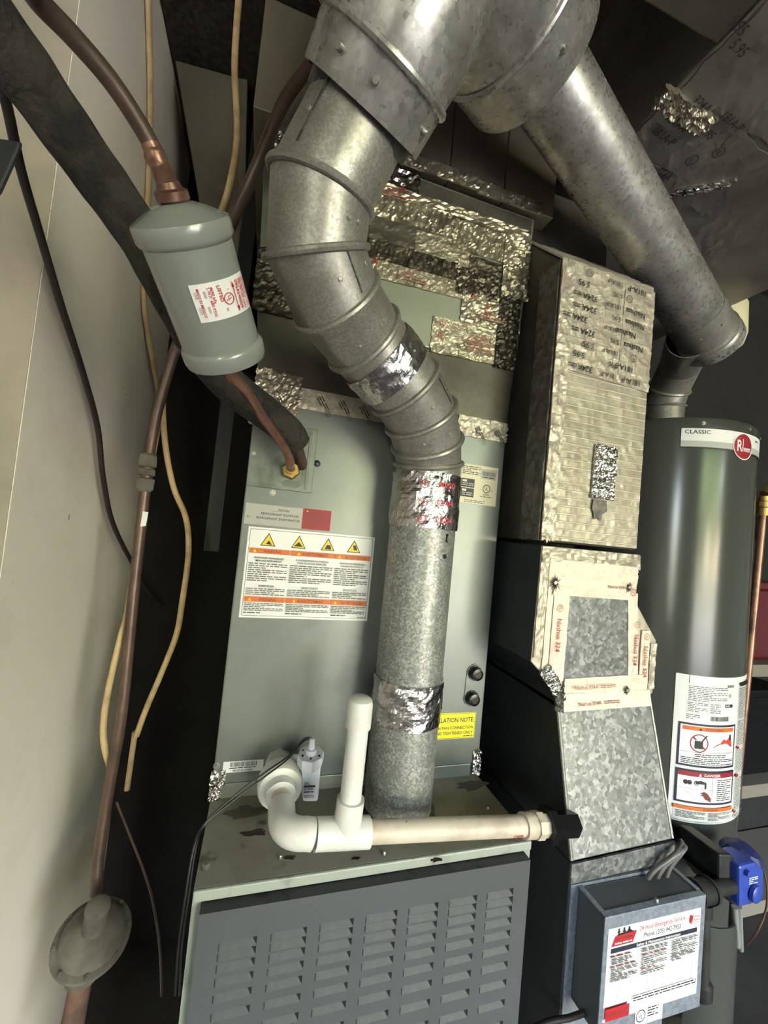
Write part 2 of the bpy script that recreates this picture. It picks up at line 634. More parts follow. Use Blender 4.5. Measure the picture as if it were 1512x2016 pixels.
    if name == 'tape_print':
        o['kind'] = 'stuff'
    if lab:
        o['label'] = lab
    return o


# ================================================================== THE SETTING
b = MB()
b.box((-.42, .175, 0), (-.30, .88, 2.63))
struct(b.build('wall_left', 'white_wall'))
b = MB()
b.box((-2.2, .1765, 0), (-.4202, .30, 2.62))
# greige board faces the room from the outside corner
b.box((-.4202, .1735, 0), (-.301, .1748, 2.62))
struct(b.build('wall_near_left', 'greige_wall'))
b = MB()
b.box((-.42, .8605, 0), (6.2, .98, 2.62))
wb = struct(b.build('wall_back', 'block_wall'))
# courses of block on the back wall where it shows right of the water heater
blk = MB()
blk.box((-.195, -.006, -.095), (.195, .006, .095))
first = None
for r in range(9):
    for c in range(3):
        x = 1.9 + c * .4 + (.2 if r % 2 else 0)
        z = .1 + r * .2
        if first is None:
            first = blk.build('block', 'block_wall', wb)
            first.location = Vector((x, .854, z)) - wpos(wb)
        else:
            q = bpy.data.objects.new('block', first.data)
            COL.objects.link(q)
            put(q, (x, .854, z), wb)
b = MB()
b.box((-2.2, -4.4, -.12), (6.2, .98, 0))
struct(b.build('floor', 'garage_floor'))
b = MB()
b.box((-2.2, -4.4, 2.62), (6.2, .98, 2.74))
struct(b.build('ceiling', 'ceiling_board'))
b = MB()
b.box((6.2, -4.4, 0), (6.32, .98, 2.74))
struct(b.build('wall_right', 'garage_wall'))
b = MB()
b.box((-2.32, -4.4, 0), (-2.2, .30, 2.74))
struct(b.build('wall_far_left', 'garage_wall'))
# wall behind the camera with the door opening and a window
b = MB()
x0, x1, z0, z1, yy = OPEN
a0, a1, c0, c1, _ = WIN2
b.box((-2.2, -4.4, 0), (a0, -4.25, 2.62))
b.box((a0, -4.4, 0), (a1, -4.25, c0))
b.box((a0, -4.4, c1), (a1, -4.25, 2.62))
b.box((a1, -4.4, 0), (x0, -4.25, 2.62))
b.box((x0, -4.4, z1), (x1, -4.25, 2.62))
b.box((x1, -4.4, 0), (6.2, -4.25, 2.62))
struct(b.build('wall_front', 'garage_wall'))
# outdoors seen only in reflections
b = MB()
b.box((-3, -12, -.2), (9, -4.4, -.05))
struct(b.build('ground_driveway', 'concrete'))
b = MB()
b.box((-30, -45, -.25), (40, -12, -.06))
tag(b.build('lawn', 'grass'), 'green lawn beyond the driveway', 'lawn')
for i, (x, y, r) in enumerate(((3, -19, 3.4), (9, -22, 4.2), (15, -20, 3.6), (-5, -23, 4.))):
    t = thing('shade_tree', ['round green tree at the middle of the lawn', 'tall green tree right of the middle one', 'green tree at the right end of the lawn', 'green tree at the left end of the lawn'][i], 'tree', (x, y, -.06), 'trees on the lawn')
    b = MB()
    b.tube([(x, y, -.06), (x, y, r)], .22, 10)
    b.build('trunk', 'wood_brown', t)
    b = MB()
    nlat, nlon = 10, 16
    vs = []
    for j in range(nlat + 1):
        for k in range(nlon):
            th, ph = math.pi * j / nlat, 2 * math.pi * k / nlon
            d = Vector((math.sin(th) * math.cos(ph), math.sin(th) * math.sin(ph), math.cos(th)))
            vs.append(Vector((x, y, r * 1.15)) + d * r * (.8 + .35 * noise.noise(d * 2.5 + Vector((i * 5, 0, 0)))))
    b.add(vs, [(j * nlon + k, (j + 1) * nlon + k, (j + 1) * nlon + (k + 1) % nlon, j * nlon + (k + 1) % nlon) for j in range(nlat) for k in range(nlon)], 0, True)
    b.build('crown', 'leaf', t)

# ================================================================== FURNACE
FW, FH = .445, .86
fur = thing('furnace', 'grey gas furnace cabinet with louvered front door, below the coil case', 'furnace', (FW / 2, .36, 0))
b = MB()
b.box((0, .004, .012), (.004, .70, FH - .002))
b.box((FW - .004, .004, .012), (FW, .70, FH - .002))
b.box((0, .696, .012), (FW, .70, FH - .002))
b.box((.0, .002, .012), (.0095, .02, FH - .012))
b.box((FW - .0105, .002, .012), (FW, .02, FH - .012))
b.box((0, .0, 0), (FW, .70, .012))
b.build('cabinet', 'lip', fur)
b = MB()
b.box((0, .004, FH - .002), (FW, .70, FH))
top = b.build('top_panel', 'cabinet_top', fur)
b = MB()
b.box((0, -.001, FH - .0125), (FW, .004, FH))
b.build('front_lip', 'lip', fur, .0018)
# stains of rust and dust lie on the top panel
for (px, py, r) in ((405, 1707, .0055), (756, 1682, .0035), (960, 1593, .003), (552, 1690, .003)):
    screw_at(az(px, py, FH), (0, 0, 1), fur, r * .8, h=.005)
for k, (px, py, a, c) in enumerate(((480, 1600, .03, 'dust'), (570, 1688, .012, 'rust'), (930, 1545, .03, 'dust'), (700, 1690, .008, 'black_rubber'), (860, 1693, .012, 'rust'), (500, 1640, .022, 'rust'))):
    c0 = az(px, py, FH)
    n = 22
    pts = []
    for i in range(n):
        t = 2 * math.pi * i / n
        rr = a * (.45 + .75 * abs(noise.noise(Vector((math.cos(t) * 1.6, math.sin(t) * 1.6, k * 3.1))))) * (.7 if c != 'dust' else 1)
        pts.append(c0 + Vector((math.cos(t) * rr * 1.5, math.sin(t) * rr * .6, .0002)))
    MB().prism(pts, (0, 0, .0003)).build('dirt_stain', c, fur)
# louvered door: sheet with 70 pressed pockets
DY = -.014
DT = .846
rows = [.8122, .8016, .7892, .7744, .7575, .7382, .7170, .6935, .6675, .6398, .610, .578, .545, .512, .479]
LH = .0100
cols = [(.0328 + .056 * k, .0738 + .056 * k) for k in range(7)]
b = MB()
xs = [.0095] + [x for c in cols for x in c] + [.4340]
zs = [.03]
for r in reversed(rows):
    zs += [r - LH, r]
zs.append(DT)
for i in range(len(xs) - 1):
    for j in range(len(zs) - 1):
        if i % 2 == 1 and j % 2 == 1:
            continue
        b.add([(xs[i], DY, zs[j]), (xs[i + 1], DY, zs[j]), (xs[i + 1], DY, zs[j + 1]), (xs[i], DY, zs[j + 1])], [(0, 1, 2, 3)])
e0, e1 = .0095, .434
b.add([(e0, DY, DT), (e1, DY, DT), (e1, .001, DT), (e0, .001, DT)], [(0, 1, 2, 3)], 1)
b.add([(e0, DY, .03), (e0, .001, .03), (e0, .001, DT), (e0, DY, DT)], [(0, 3, 2, 1)])
b.add([(e1, DY, .03), (e1, .001, .03), (e1, .001, DT), (e1, DY, DT)], [(0, 1, 2, 3)])
b.add([(e0, DY, .03), (e1, DY, .03), (e1, .001, .03), (e0, .001, .03)], [(3, 2, 1, 0)])
door = b.build('front_door', ['door', 'door_edge'], fur)
lw = cols[0][1] - cols[0][0]
lv = MB()
dd = .0045
lv.add([(0, 0, -LH), (lw, 0, -LH), (lw, dd, -.0008), (0, dd, -.0008)], [(0, 1, 2, 3)])
lv.add([(0, 0, -LH), (0, dd, -.0008), (0, dd, 0), (0, 0, 0)], [(0, 1, 2, 3)])
lv.add([(lw, 0, -LH), (lw, dd, -.0008), (lw, dd, 0), (lw, 0, 0)], [(3, 2, 1, 0)], 1)
lv.add([(0, dd, -.0008), (lw, dd, -.0008), (lw, dd, 0), (0, dd, 0)], [(0, 1, 2, 3)], 1)
# lanced right end: black triangle paints the dark of an open slit; left end: a burred edge
lv.add([(lw - .0052, .0006, 0), (lw, .0006, -LH * 1.0), (lw, .0006, 0)], [(0, 1, 2)], 1)
lv.add([(0, 0, -LH * .9), (.0007, -.0010, -LH * .9), (.0007, -.0010, -.001), (0, 0, -.001), (.0014, 0, -LH * .9), (.0014, 0, -.001)], [(0, 1, 2, 3), (1, 4, 5, 2)], 2)
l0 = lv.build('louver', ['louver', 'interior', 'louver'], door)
off = Vector(l0.location) + wpos(door)       # local centre of the pocket shape
n = 0
for r in rows:
    for (cx, _) in cols:
        q = l0 if n == 0 else bpy.data.objects.new('louver', l0.data)
        if n:
            COL.objects.link(q)
        put(q, Vector((cx, DY, r)) + off, door)
        n += 1
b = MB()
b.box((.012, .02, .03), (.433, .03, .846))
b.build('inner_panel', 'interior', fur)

# ================================================================== EVAPORATOR COIL CASE
CY, CT = .152, 1.4935
coil = thing('evaporator_coil', 'grey metal evaporator coil case with warning sticker standing on the furnace', 'coil case', (FW / 2, .4, FH))
b = MB()
b.box((.0, CY, .8825), (FW, .68, CT))
b.build('case', 'coil', coil, .002)
b = MB()
b.box((.0, CY + .0015, FH), (FW, .68, .8815))
b.build('bottom_flange', 'coil', coil, .001)
# pressed access plate
b = MB()
b.box((.0005, CY - .0022, 1.329), (.1, CY, 1.432))
ap = b.build('access_plate', 'plate', coil, .0018)
b = MB()
b.box((.088, CY - .0034, 1.334), (.0915, CY - .002, 1.425))
b.box((.02, CY - .0034, 1.4235), (.0915, CY - .002, 1.427))
b.build('pressed_ridge', 'plate', ap, .001)
for (px, py) in ((500, 893), (536.5, 969.6), (426, 1508)):
    screw_at(ay(px, py, CY), (0, -1, 0), coil, .0036)
screw_at(ay(624, 912.6, CY), (0, -1, 0), coil, .0044, 'rubber_plug', 'black_rubber')
# brass flare nut (hex) with stub
nut = ay(571.7, 927, CY)
b = MB()
b.lathe((nut.x, CY + .001, nut.z), (0, -1, 0), [(0, .0175), (.003, .0175), (.003, .0148), (.012, .0148), (.014, .0125), (.014, .0075), (.024, .0075), (.024, .002)], 6, smooth=False)
b.build('brass_nut', 'brass', coil)
for k, (dx, dz, a, bb) in enumerate(((-.018, .004, .013, .020), (.004, -.020, .020, .007), (.022, -.006, .008, .014))):
    pts = []
    for i in range(20):
        t = 2 * math.pi * i / 20
        rr = .7 + .5 * abs(noise.noise(Vector((math.cos(t) * 1.4, math.sin(t) * 1.4, k * 2.7))))
        pts.append((nut.x + dx + math.cos(t) * a * rr, CY - .0023, nut.z + dz + math.sin(t) * bb * rr))
    MB().prism(pts, (0, -.00015, 0)).build('oil_stain', 'oil', ap)
# drain plugs on their backing plate
b = MB()
pa, pb = ay(934, 1324, CY), ay(927.6, 1373, CY)
for k in range(2):
    pass
pts = []
for i in range(24):
    t = 2 * math.pi * i / 24
    c = pa if math.sin(t) > 0 else pb
    pts.append((c.x + math.cos(t) * .0155, CY - .0016, c.z + math.sin(t) * .0155))
b.prism(pts, (0, .0018, 0))
b.build('plug_plate', 'coil', coil)
for c in (pa, pb):
    b = MB()
    b.lathe((c.x, CY - .0012, c.z), (0, -1, 0), [(0, .0135), (.003, .0135), (.003, .0115), (.012, .0105), (.013, .006), (.013, .001)], 12, smooth=False)
    b.build('drain_plug', 'black_plastic', coil)
# big warning label
W, H = .2012, .1385
it = [('frame', .003, .003, W - .003, H - .003, .0006, 'black')]
c3 = [.0045, .0665, .1375, W - .004]
trix = [.031, .0775, .124, .167]
for i, x in enumerate(trix):
    z0 = .1105
    it += [('poly', [(x - .0115, z0), (x + .0115, z0), (x, z0 + .0205)], 'black'), ('poly', [(x - .0095, z0 + .0012), (x + .0095, z0 + .0012), (x, z0 + .018)], 'yellow')]
    g = [[(-.003, .003), (.006, .002), (.001, .009)], [(-.007, .003), (.007, .003), (.003, .007), (0, .0105), (-.003, .007)], [(-.005, .002), (.006, .002), (.004, .009), (-.002, .009)], [(-.002, .012), (.0, .004), (.006, .004), (.003, .012)]][i]
    it.append(('poly', [(x + p, z0 + q) for p, q in g], 'black'))
for i, wd in enumerate(('WARNING', 'AVERTISSEMENT', 'ADVERTENCIA')):
    a, d = c3[i], c3[i + 1] - .0012
    for z0, z1 in ((.0985, .1065), (.0245, .0325)):
        it += [('rect', a, z0, d, z1, 'orange'), ('poly', [((a + d) / 2 - .025, z0 + .0015), ((a + d) / 2 - .0195, z0 + .0015), ((a + d) / 2 - .0222, z0 + .0065)], 'yellow'),
               ('text', wd, (a + d) / 2 + .004, z0 + .0016, .0047, 'brown', 'c', (.026, .042, .036)[i])]
    h1 = ('PRESSURIZED REFRIGERANT', 'FLUIDE FRIGORIGENE SOUS PRESSION', 'REFRIGERANTE PRESURIZADO')[i]
    h2 = ('IMPROPER REFRIGERANT', 'FLUIDE FRIGORIGENE INAPPROPRIE', 'REFRIGERANTE INCORRECTO')[i]
    h3 = ('SHARP EDGES', 'REBORDS COUPANTS', 'BORDES FILOSOS')[i]
    m_ = (a + d) / 2
    it += [('text', h1, m_, .0905, .0027, 'black', 'c', (d - a) * .74), ('text', h2, m_, .0862, .0027, 'black', 'c', (d - a) * .66),
           ('text', h3, m_, .0475, .0029, 'black', 'c', (d - a) * .38),
           ('lines', a + .001, .0555, d - .002, .0845, 9, 'grey'), ('lines', a + .001, .0345, d - .002, .046, 4, 'grey'),
           ('lines', a + .001, .0105, d - .002, .0235, 5, 'grey'), ('lines', a + .001, .0065, a + .026, .0095, 1, 'black')]
it.append(('lines', W - .018, .0045, W - .005, .0072, 1, 'grey'))
label('warning_label', coil, planar((.0111, CY - .0001, 1.1295), (1, 0, 0), (0, 0, 1)), W, H, it, lab='white trilingual warning sticker with orange bars and yellow triangles')
label('red_label', coil, planar((.0903, CY - .0001, 1.2715), (1, 0, 0), (0, 0, 1)), .045, .0328, [('lines', .005, .003, .040, .0295, 7, 'brown'), ('poly', [(.0055, .0275), (.0085, .0275), (.007, .030)], 'yellow')], base='print_crimson', lab='small dark red sticker')
label('refrigerant_label', coil, planar((.0035, CY - .0001, 1.2715), (1, 0, 0), (0, 0, 1)), .0862, .032,
      [('text', '____PISTON', .052, .0235, .0034, 'black', 'c'), ('text', 'REFRIGERANT R22/R410A', .052, .0165, .0034, 'black', 'c', .058), ('text', 'REFRIGERANT EVAPORATOR', .050, .0095, .0034, 'black', 'c', .066), ('text', 'RI', .003, .0095, .0034, 'grey')], base='label_grey')
sp = [('text', 'U', -1, -1, .001, 'grey')]
sp = [('lines', .002, .052, .038, .068, 5, 'ink'), ('rect', .0385, .0475, .0715, .066, 'label_grey'), ('bars', .0425, .0535, .068, .0615, 'black'), ('lines', .0445, .0490, .067, .0525, 1, 'black'),
      ('rect', .0015, .029, .0275, .0445, 'black'), ('rect', .0035, .0385, .012, .0425, 'label_cream'), ('lines', .0035, .031, .0255, .0375, 2, 'ltgrey'),
      ('rect', .0015, .0115, .0275, .0275, 'black'), ('rect', .0035, .0215, .012, .0255, 'label_cream'), ('lines', .0035, .0135, .0255, .0205, 2, 'ltgrey'),
      ('ul', .0525, .030, .0078, 'black'), ('text', 'LISTED', .0525, .0175, .003, 'black', 'c'), ('lines', .041, .0135, .066, .0165, 1, 'grey'), ('text', 'c', .0395, .0265, .0028, 'black'), ('text', 'us', .0615, .0265, .0028, 'black'),
      ('rect', 0, 0, .053, .0088, 'label_cream'), ('lines', .009, .0015, .051, .0075, 2, 'grey')]
label('rating_label', coil, planar((.3605, CY - .0001, 1.3440), (1, 0, 0), (0, 0, 1)), .0745, .0710, sp, base='label_cream')
label('yellow_note', coil, planar((.3110, CY - .0001, .9285), (1, 0, 0), (0, 0, 1)), .120, .0445,
      [('frame', .001, .001, .119, .0435, .0006, 'black'), ('text', 'INSTALLATION NOTE:', .1165, .0285, .0078, 'black', 'r', .096), ('text', 'DRAIN PAN CONNECTION', .116, .0165, .0050, 'black', 'r', .084), ('text', 'HAND TIGHTENED ONLY', .116, .0075, .0050, 'black', 'r', .080), ('lines', .098, .0025, .116, .0055, 1, 'black')], base='label_yellow')
label('barcode_label', coil, planar((.0124, CY - .0001, .8985), (1, 0, 0), (0, 0, 1)), .058, .0163, [('bars', .010, .0082, .049, .0150, 'black'), ('lines', .009, .0050, .047, .0078, 1, 'black'), ('text', 'MADE IN CHINA', .0145, .0014, .0026, 'black', 'l', .028)], base='label_white')
# foil tape bits on its corners and the joint with the plenum
for k, (xa, za, xb, zb) in enumerate(((-.003, .8822, .0175, .9035), (-.003, .8605, .013, .8805), (.432, .8640, .4475, .9050))):
    patch('foil_tape', coil, planef((xa, CY, za), (xb - xa, 0, 0), (0, 0, zb - za), (0, -1, 0)), 12, 14, 'foil', .0035, 160, seed=k, jag=.18)
TF = lambda u, v: (Vector((.055 + (.215 - .055) * u, CY, 1.4615 + .033 * v)), Vector((0, -1, 0)))
patch('foil_tape', coil, TF, 40, 8, 'foil_pale', .0012, 70, seed=4, jag=.03)
patch('foil_tape', coil, planef((.345, CY, 1.464), (.1005, 0, 0), (0, 0, .036), (0, -1, 0)), 26, 10, 'foil_pale', .0018, 80, seed=5, jag=.05)
patch('foil_tape', coil, planef((-.006, CY, 1.425), (.07, 0, -.004), (.004, 0, .088), (0, -1, 0)), 26, 26, 'foil_tan', .005, 75, seed=6, jag=.10)
for k, (x, z) in enumerate(((.020, 1.475), (.090, 1.480), (.125, 1.479), (.160, 1.478), (.375, 1.478), (.415, 1.479))):
    label('tape_print', coil, planar((x, CY - .0045 if k == 0 else CY - .0036, z), (.55, 0, -.83), (.83, 0, .55)), .03, .02, [('lines', 0, .002, .024, .014, 3, 'ink'), ('ul', .030, .008, .0045, 'ink')], base=None)

# ================================================================== PLENUM WITH FOIL PATCHES
PL = .4520
plen = thing('supply_plenum', 'supply plenum patched with crinkled foil tape above the coil case', 'plenum', (FW / 2, .4, CT))
b = MB()
b.hexa([(.0, CY, CT), (FW, CY, CT), (FW, .68, CT), (.0, .68, CT), (-.012, CY, 1.607), (PL, CY, 1.607), (PL, .68, 1.607), (-.012, .68, 1.607)])
b.build('lower_sheet', 'sheet_dark', plen, .002)
b = MB()
b.hexa([(-.012, CY - .001, 1.607), (PL, CY - .001, 1.607), (PL, .68, 1.607), (-.012, .68, 1.607), (-.03, CY - .001, 1.902), (.468, CY - .001, 1.902), (.468, .68, 1.902), (-.03, .68, 1.902)])
b.build('upper_sheet', 'sheet_green', plen, .002)
for k in range(5):
    xa = -.05 + k * .11
    b = MB()
    b.box((xa + .0008, .138, 1.905), (xa + .1092, .68 if k in (0, 4) else .16, 2.085))
    b.build('top_board', 'duct_metal', plen, .0015)
F = CY - .001


def pf(xa, za, xb, zb, tilt=0, y=F):
    return planef((xa, y, za), (xb - xa, 0, tilt), (0, 0, zb - za), (0, -1, 0))


pieces = [  # xa za xb zb tilt material amp freq
    (.278, 1.600, .424, 1.664, .004, 'foil_tan', .0014, (170, 60, 60)), (.330, 1.664, .452, 1.724, .004, 'foil_tan', .003, 90),
    (.148, 1.702, .34, 1.733, .006, 'foil_tan', .0012, (180, 60, 40)), (.140, 1.733, .315, 1.765, .004, 'foil_dark', .0026, (200, 60, 30)),
    (.315, 1.715, .40, 1.765, .002, 'foil_dark', .004, 80), (.232, 1.752, .338, 1.806, .006, 'foil_tan', .001, 90),
    (.338, 1.745, .412, 1.792, .0, 'foil_dark', .002, 70), (.150, 1.765, .232, 1.806, .004, 'sheet_dark', .0015, 40),
    (.140, 1.806, .30, 1.848, .004, 'foil_tan', .005, (120, 50, 30)), (.30, 1.795, .405, 1.848, .002, 'foil_tan', .005, (90, 50, 30)), (.405, 1.735, .462, 1.860, 0, 'foil_tan', .006, 70),
    (.130, 1.848, .455, 1.868, .004, 'foil_tan', .003, (60, 50, 160)), (.130, 1.868, .23, 1.900, .0, 'foil', .004, 60), (.215, 1.868, .46, 1.896, .0, 'sheet_dark', .0012, 50),
    (.405, 1.600, .449, 1.735, 0, 'foil_dark', .005, 80),
    (-.02, 1.60, .06, 1.70, 0, 'foil_dark', .004, 60), (-.025, 1.84, .06, 1.902, 0, 'foil', .004, 70)]
for k, (xa, za, xb, zb, tl, m_, am, fq) in enumerate(pieces):
    nu = max(8, int((xb - xa) / .004))
    nv = max(6, int((zb - za) / .004))
    patch('foil_patch', plen, pf(xa, za, xb, zb, tl, F - .0004 * (k % 4)), min(nu, 50), min(nv, 30), m_, am, fq, seed=k, jag=.03)
# bright folded bead along the joint
for k, (xa, xb) in enumerate(((.18, .335), (.335, .470))):
    patch('foil_patch', plen, planef((xa, .138, 1.900 - .002 * k), (xb - xa, -.002, .0), (0, .0, .024), (0, -1, 0)), 44, 8, 'foil_tan', .003, (150, 60, 60), seed=40 + k, jag=.05)
for (x, z, t) in ((.352, 1.640, 'FOIL-GRIP'), (.356, 1.629, '1402'), (.215, 1.722, '1402'), (.165, 1.855, 'FOIL-GRIP'), (.375, 1.690, '1402')):
    label('tape_print', plen, planar((x, F - .0058, z), (1, 0, .02), (-.02, 0, 1)), .05, .01, [('text', t, 0, 0, .0052, 'inkred'), ('lines', -.01, -.012, .045, -.003, 2, 'inktan')], base=None)
for (x, z) in ((.289, 1.647), (.287, 1.626), (.345, 1.712), (.375, 1.700), (.195, 1.862), (.16, 1.724)):
    label('tape_print', plen, planar((x, F - .0060, z), (1, 0, 0), (0, 0, 1)), .01, .01, [('poly', [(0, 0), (.002, 0), (.0045, .005), (.0028, .005)], 'red'), ('poly', [(.008, 0), (.010, 0), (.0055, .009), (.0035, .009)], 'red')], base=None)

# duct beside the plenum on the left, and the trunk above both
sd_ = thing('side_duct', 'dusty sheet metal duct riser between the white wall and the plenum', 'duct', (-.21, .66, 1.7))
b = MB()
b.prism([ay(345, 118, .55), ay(487, 158, .55), ay(478, 660, .55), ay(432, 640, .55), ay(388, 372, .55)], (0, .2, 0))
b.build('riser', 'duct_metal', sd_, .002)
b = MB()
b.prism([ay(474, 156, .5485), ay(487, 159, .5485), ay(478, 656, .5485), ay(466, 650, .5485)], (0, -.003, 0))
b.build('corner_seam', 'duct_metal', sd_, .001)
tr = thing('duct_trunk', 'dark rough duct trunk running overhead above the plenum', 'duct', (.1, .5, 2.374))
b = MB()
b.box((-.298, .10, 2.374), (.43, .855, 2.56))
b.build('trunk_board', 'duct_mesh', tr, .003)
b = MB()
b.prism([ax(335, 85, -.2995), ax(345, 85, -.2995), ax(391, 372, -.2995), ax(381, 372, -.2995)], (.012, 0, 0))
tag(b.build('edge_batten', 'wood_brown'), 'dark brown batten edging the far end of the white wall', 'batten')
b = MB()
b.box((-.085, .45, 1.2), (-.055, .47, 2.339))  # black strip puts the shade of the gap into colour
tag(b.build('gap_shade_strip', 'black_rubber'), 'black strip painting the shade in the gap left of the plenum', 'shade strip')

# ================================================================== FURNACE FLUE
NS = 40


def frame_path(pts):
    ts = [(pts[i + 1] - pts[i]).normalized() for i in range(len(pts) - 1)]
    u = Vector((0, -1, 0))
    fr = []
    for t in ts:
        u = (u - t * u.dot(t)).normalized()
        fr.append((t, u.copy(), t.cross(u)))
    return fr


def mitre_ring(p, fr, pl, r):
    t, u, q = fr
    out = []
    for k in range(NS):
        a = 2 * math.pi * k / NS
        d = (u * math.cos(a) + q * math.sin(a)) * r
        s = -d.dot(pl) / t.dot(pl)
        out.append(p + d + t * s)
    return out


def gored(parent, pts, r, mat_, beads, rs=None, bead_r=.0042, name='gore'):
    pts = [Vector(p) for p in pts]
    fr = frame_path(pts)
    n = len(pts)
    planes = []
    for i in range(n):
        if i == 0:
            planes.append(fr[0][0])
        elif i == n - 1:
            planes.append(fr[-1][0])
        else:
            planes.append((fr[i - 1][0] + fr[i][0]).normalized())
    rs = rs or [r] * n
    for i in range(n - 1):
        A = mitre_ring(pts[i], fr[i], planes[i], rs[i])
        B = mitre_ring(pts[i + 1], fr[i], planes[i + 1], rs[i + 1])
        b = MB()
        b.add(A + B, [(k, (k + 1) % NS, NS + (k + 1) % NS, NS + k) for k in range(NS)], 0, True)
        Ai = [pts[i] + (p - pts[i]) * .97 for p in A]
        Bi = [pts[i + 1] + (p - pts[i + 1]) * .97 for p in B]
        b.add(Ai + Bi, [(k, NS + k, NS + (k + 1) % NS, (k + 1) % NS) for k in range(NS)], 0, True)
        b.add(A + Ai, [(k, NS + k, NS + (k + 1) % NS, (k + 1) % NS) for k in range(NS)])
        b.add(B + Bi, [(k, (k + 1) % NS, NS + (k + 1) % NS, NS + k) for k in range(NS)])
        b.build(name, mat_, parent)
    for i in beads:
        A = mitre_ring(pts[i], fr[min(i, n - 2)], planes[i], rs[i] + .0012)
        MB().ring(A, bead_r).build('bead', mat_, parent)
    return fr


flue = thing('furnace_flue', 'galvanized flue pipe with two gored elbows rising from the furnace top', 'flue pipe', (.273, .098, FH))
PR = .052
PX, PYY = .2735, .0975
b = MB()
b.lathe((PX, PYY, FH), (0, 0, 1), [(0, PR), (.515, PR)], 48)
b.build('vertical_pipe', 'galv_pipe', flue)
b = MB()
b.lathe((PX, PYY, FH), (0, 0, 1), [(0, PR + .006), (.004, PR + .006), (.006, PR + .001)], 48)
b.build('base_collar', 'galv_dark', flue)


def band(name, parent, base, axis, u0, h, r, mat_, amp=.0022, freq=70, seed=0, nu=90, nv=16):
    base = Vector(base)
    t = Vector(axis).normalized()
    u = Vector(u0) - t * Vector(u0).dot(t)
    u.normalize()
    q = t.cross(u)

    def f(a, v):
        an = 2 * math.pi * a
        d = u * math.cos(an) + q * math.sin(an)
        return base + t * (h * v) + d * r, d
    return patch(name, parent, f, nu, nv, mat_, amp, freq, seed=seed, jag=0, thick=.0006)


band('foil_tape_band', flue, (PX, PYY, 1.291), (0, 0, 1), (0, 1, 0), .083, PR, 'foil', .0026, 45, 1)
band('foil_tape_band', flue, (PX, PYY, .998), (0, 0, 1), (0, 1, 0), .063, PR, 'foil', .0026, 50, 2)
for (z, t) in ((1.352, '40/20'), (1.325, '02/04'), (1.300, '02/04')):
    def cf(u, v, n, z=z):
        a = -math.pi * .60 + u / PR
        return Vector((PX + (PR + .0042 + n) * math.cos(a), PYY + (PR + .0042 + n) * math.sin(a), z + v))
    label('tape_print', flue, cf, .05, .01, [('text', t, .012, 0, .0085, 'pink'), ('ul', -.006, .003, .0062, 'pink')], base=None, curved=True)
# ink marks and a rivet hole on the pipe
for (px, py) in ((868, 1060), (864, 1094)):
    p = ay(px, py, .06)
    d = Vector((p.x - PX, p.y - PYY, 0)).normalized()
    c = Vector((PX, PYY, p.z)) + d * PR
    if py < 1080:
        q = Vector((-d.y, d.x, 0))
        MB().prism([c + q * x + Vector((0, 0, z)) for x, z in ((-.003, .007), (.004, .008), (.001, .001), (.003, -.006), (-.002, -.004), (-.001, .002))], d * .0006).build('ink_mark', 'print_black', flue)
    else:
        screw_at(c, d, flue, .0028, 'rivet', 'black_rubber', .0012)
EP = [(PX, PYY, 1.372), (PX, PYY, 1.395), (.2610, .0800, 1.4240), (.2385, .0590, 1.4570), (.2020, .0370, 1.4860), (.1290, .0065, 1.5270), (.0850, -.0350, 1.5430), (.0560, -.0600, 1.5765), (.0535, -.0820, 1.6270), (.0790, -.1030, 1.6870)]
EP = [Vector(p) for p in EP]
frs = gored(flue, EP, .0525, 'galv', (1, 2, 3, 4, 5, 6, 7, 8), rs=[.0515, .0515, .0525, .0525, .0525, .0525, .0525, .0525, .0525, .0515])
# foil wrapped round the straight piece between the elbows
t = (EP[5] - EP[4]).normalized()
band('foil_tape_band', flue, EP[4] + t * .024, t, (0, 1, 0), .040, .0530, 'foil', .0022, 38, 3)
# rivets
for i, vs_ in ((2, (.3, -.5)), (3, (.1, .9)), (4, (-.7,)), (5, (-.4, .4)), (6, (-.15, .6)), (7, (.2, .45)), (8, (.75, -1.1))):
    T, U, Q = frs[i]
    for a in vs_:
        d = U * math.cos(a) + Q * math.sin(a)
        c = (EP[i] + EP[i + 1]) / 2 + d * .0525
        screw_at(c, d, flue, .0026, 'rivet', 'galv', .002)
# lap seams on two gores
for i, a in ((8, -1.0), (6, .2), (3, .75)):
    T, U, Q = frs[i]
    d = U * math.cos(a) + Q * math.sin(a)
    side = T.cross(d)
    L_ = (EP[i + 1] - EP[i]).length * .42
    c = (EP[i] + EP[i + 1]) / 2 + d * .0527
    MB().prism([c + T * L_ + side * .0008, c + T * L_ - side * .0008, c - T * L_ - side * .0008, c - T * L_ + side * .0008], d * .0008).build('lap_seam', 'galv_dark', flue)

# ================================================================== COMMON VENT WYE (above)
wye = thing('vent_wye', 'large shiny galvanized vent wye joining both flues at the top', 'vent wye', (.2, -.14, 1.72))
LA = Vector((.0851, -.1066, 1.7020))
LD = Vector((.3127, -.691, .652)).normalized()
LR = .0659


def collar(parent, base, d, prof, mat_, name, seg=56, inner=.95):
    b = MB()
    pr = list(prof) + [(h, r * inner) for h, r in reversed(prof)]
    pr.append(pr[0])
    b.lathe(base, d, pr, seg, close=False)
    return b.build(name, mat_, parent)


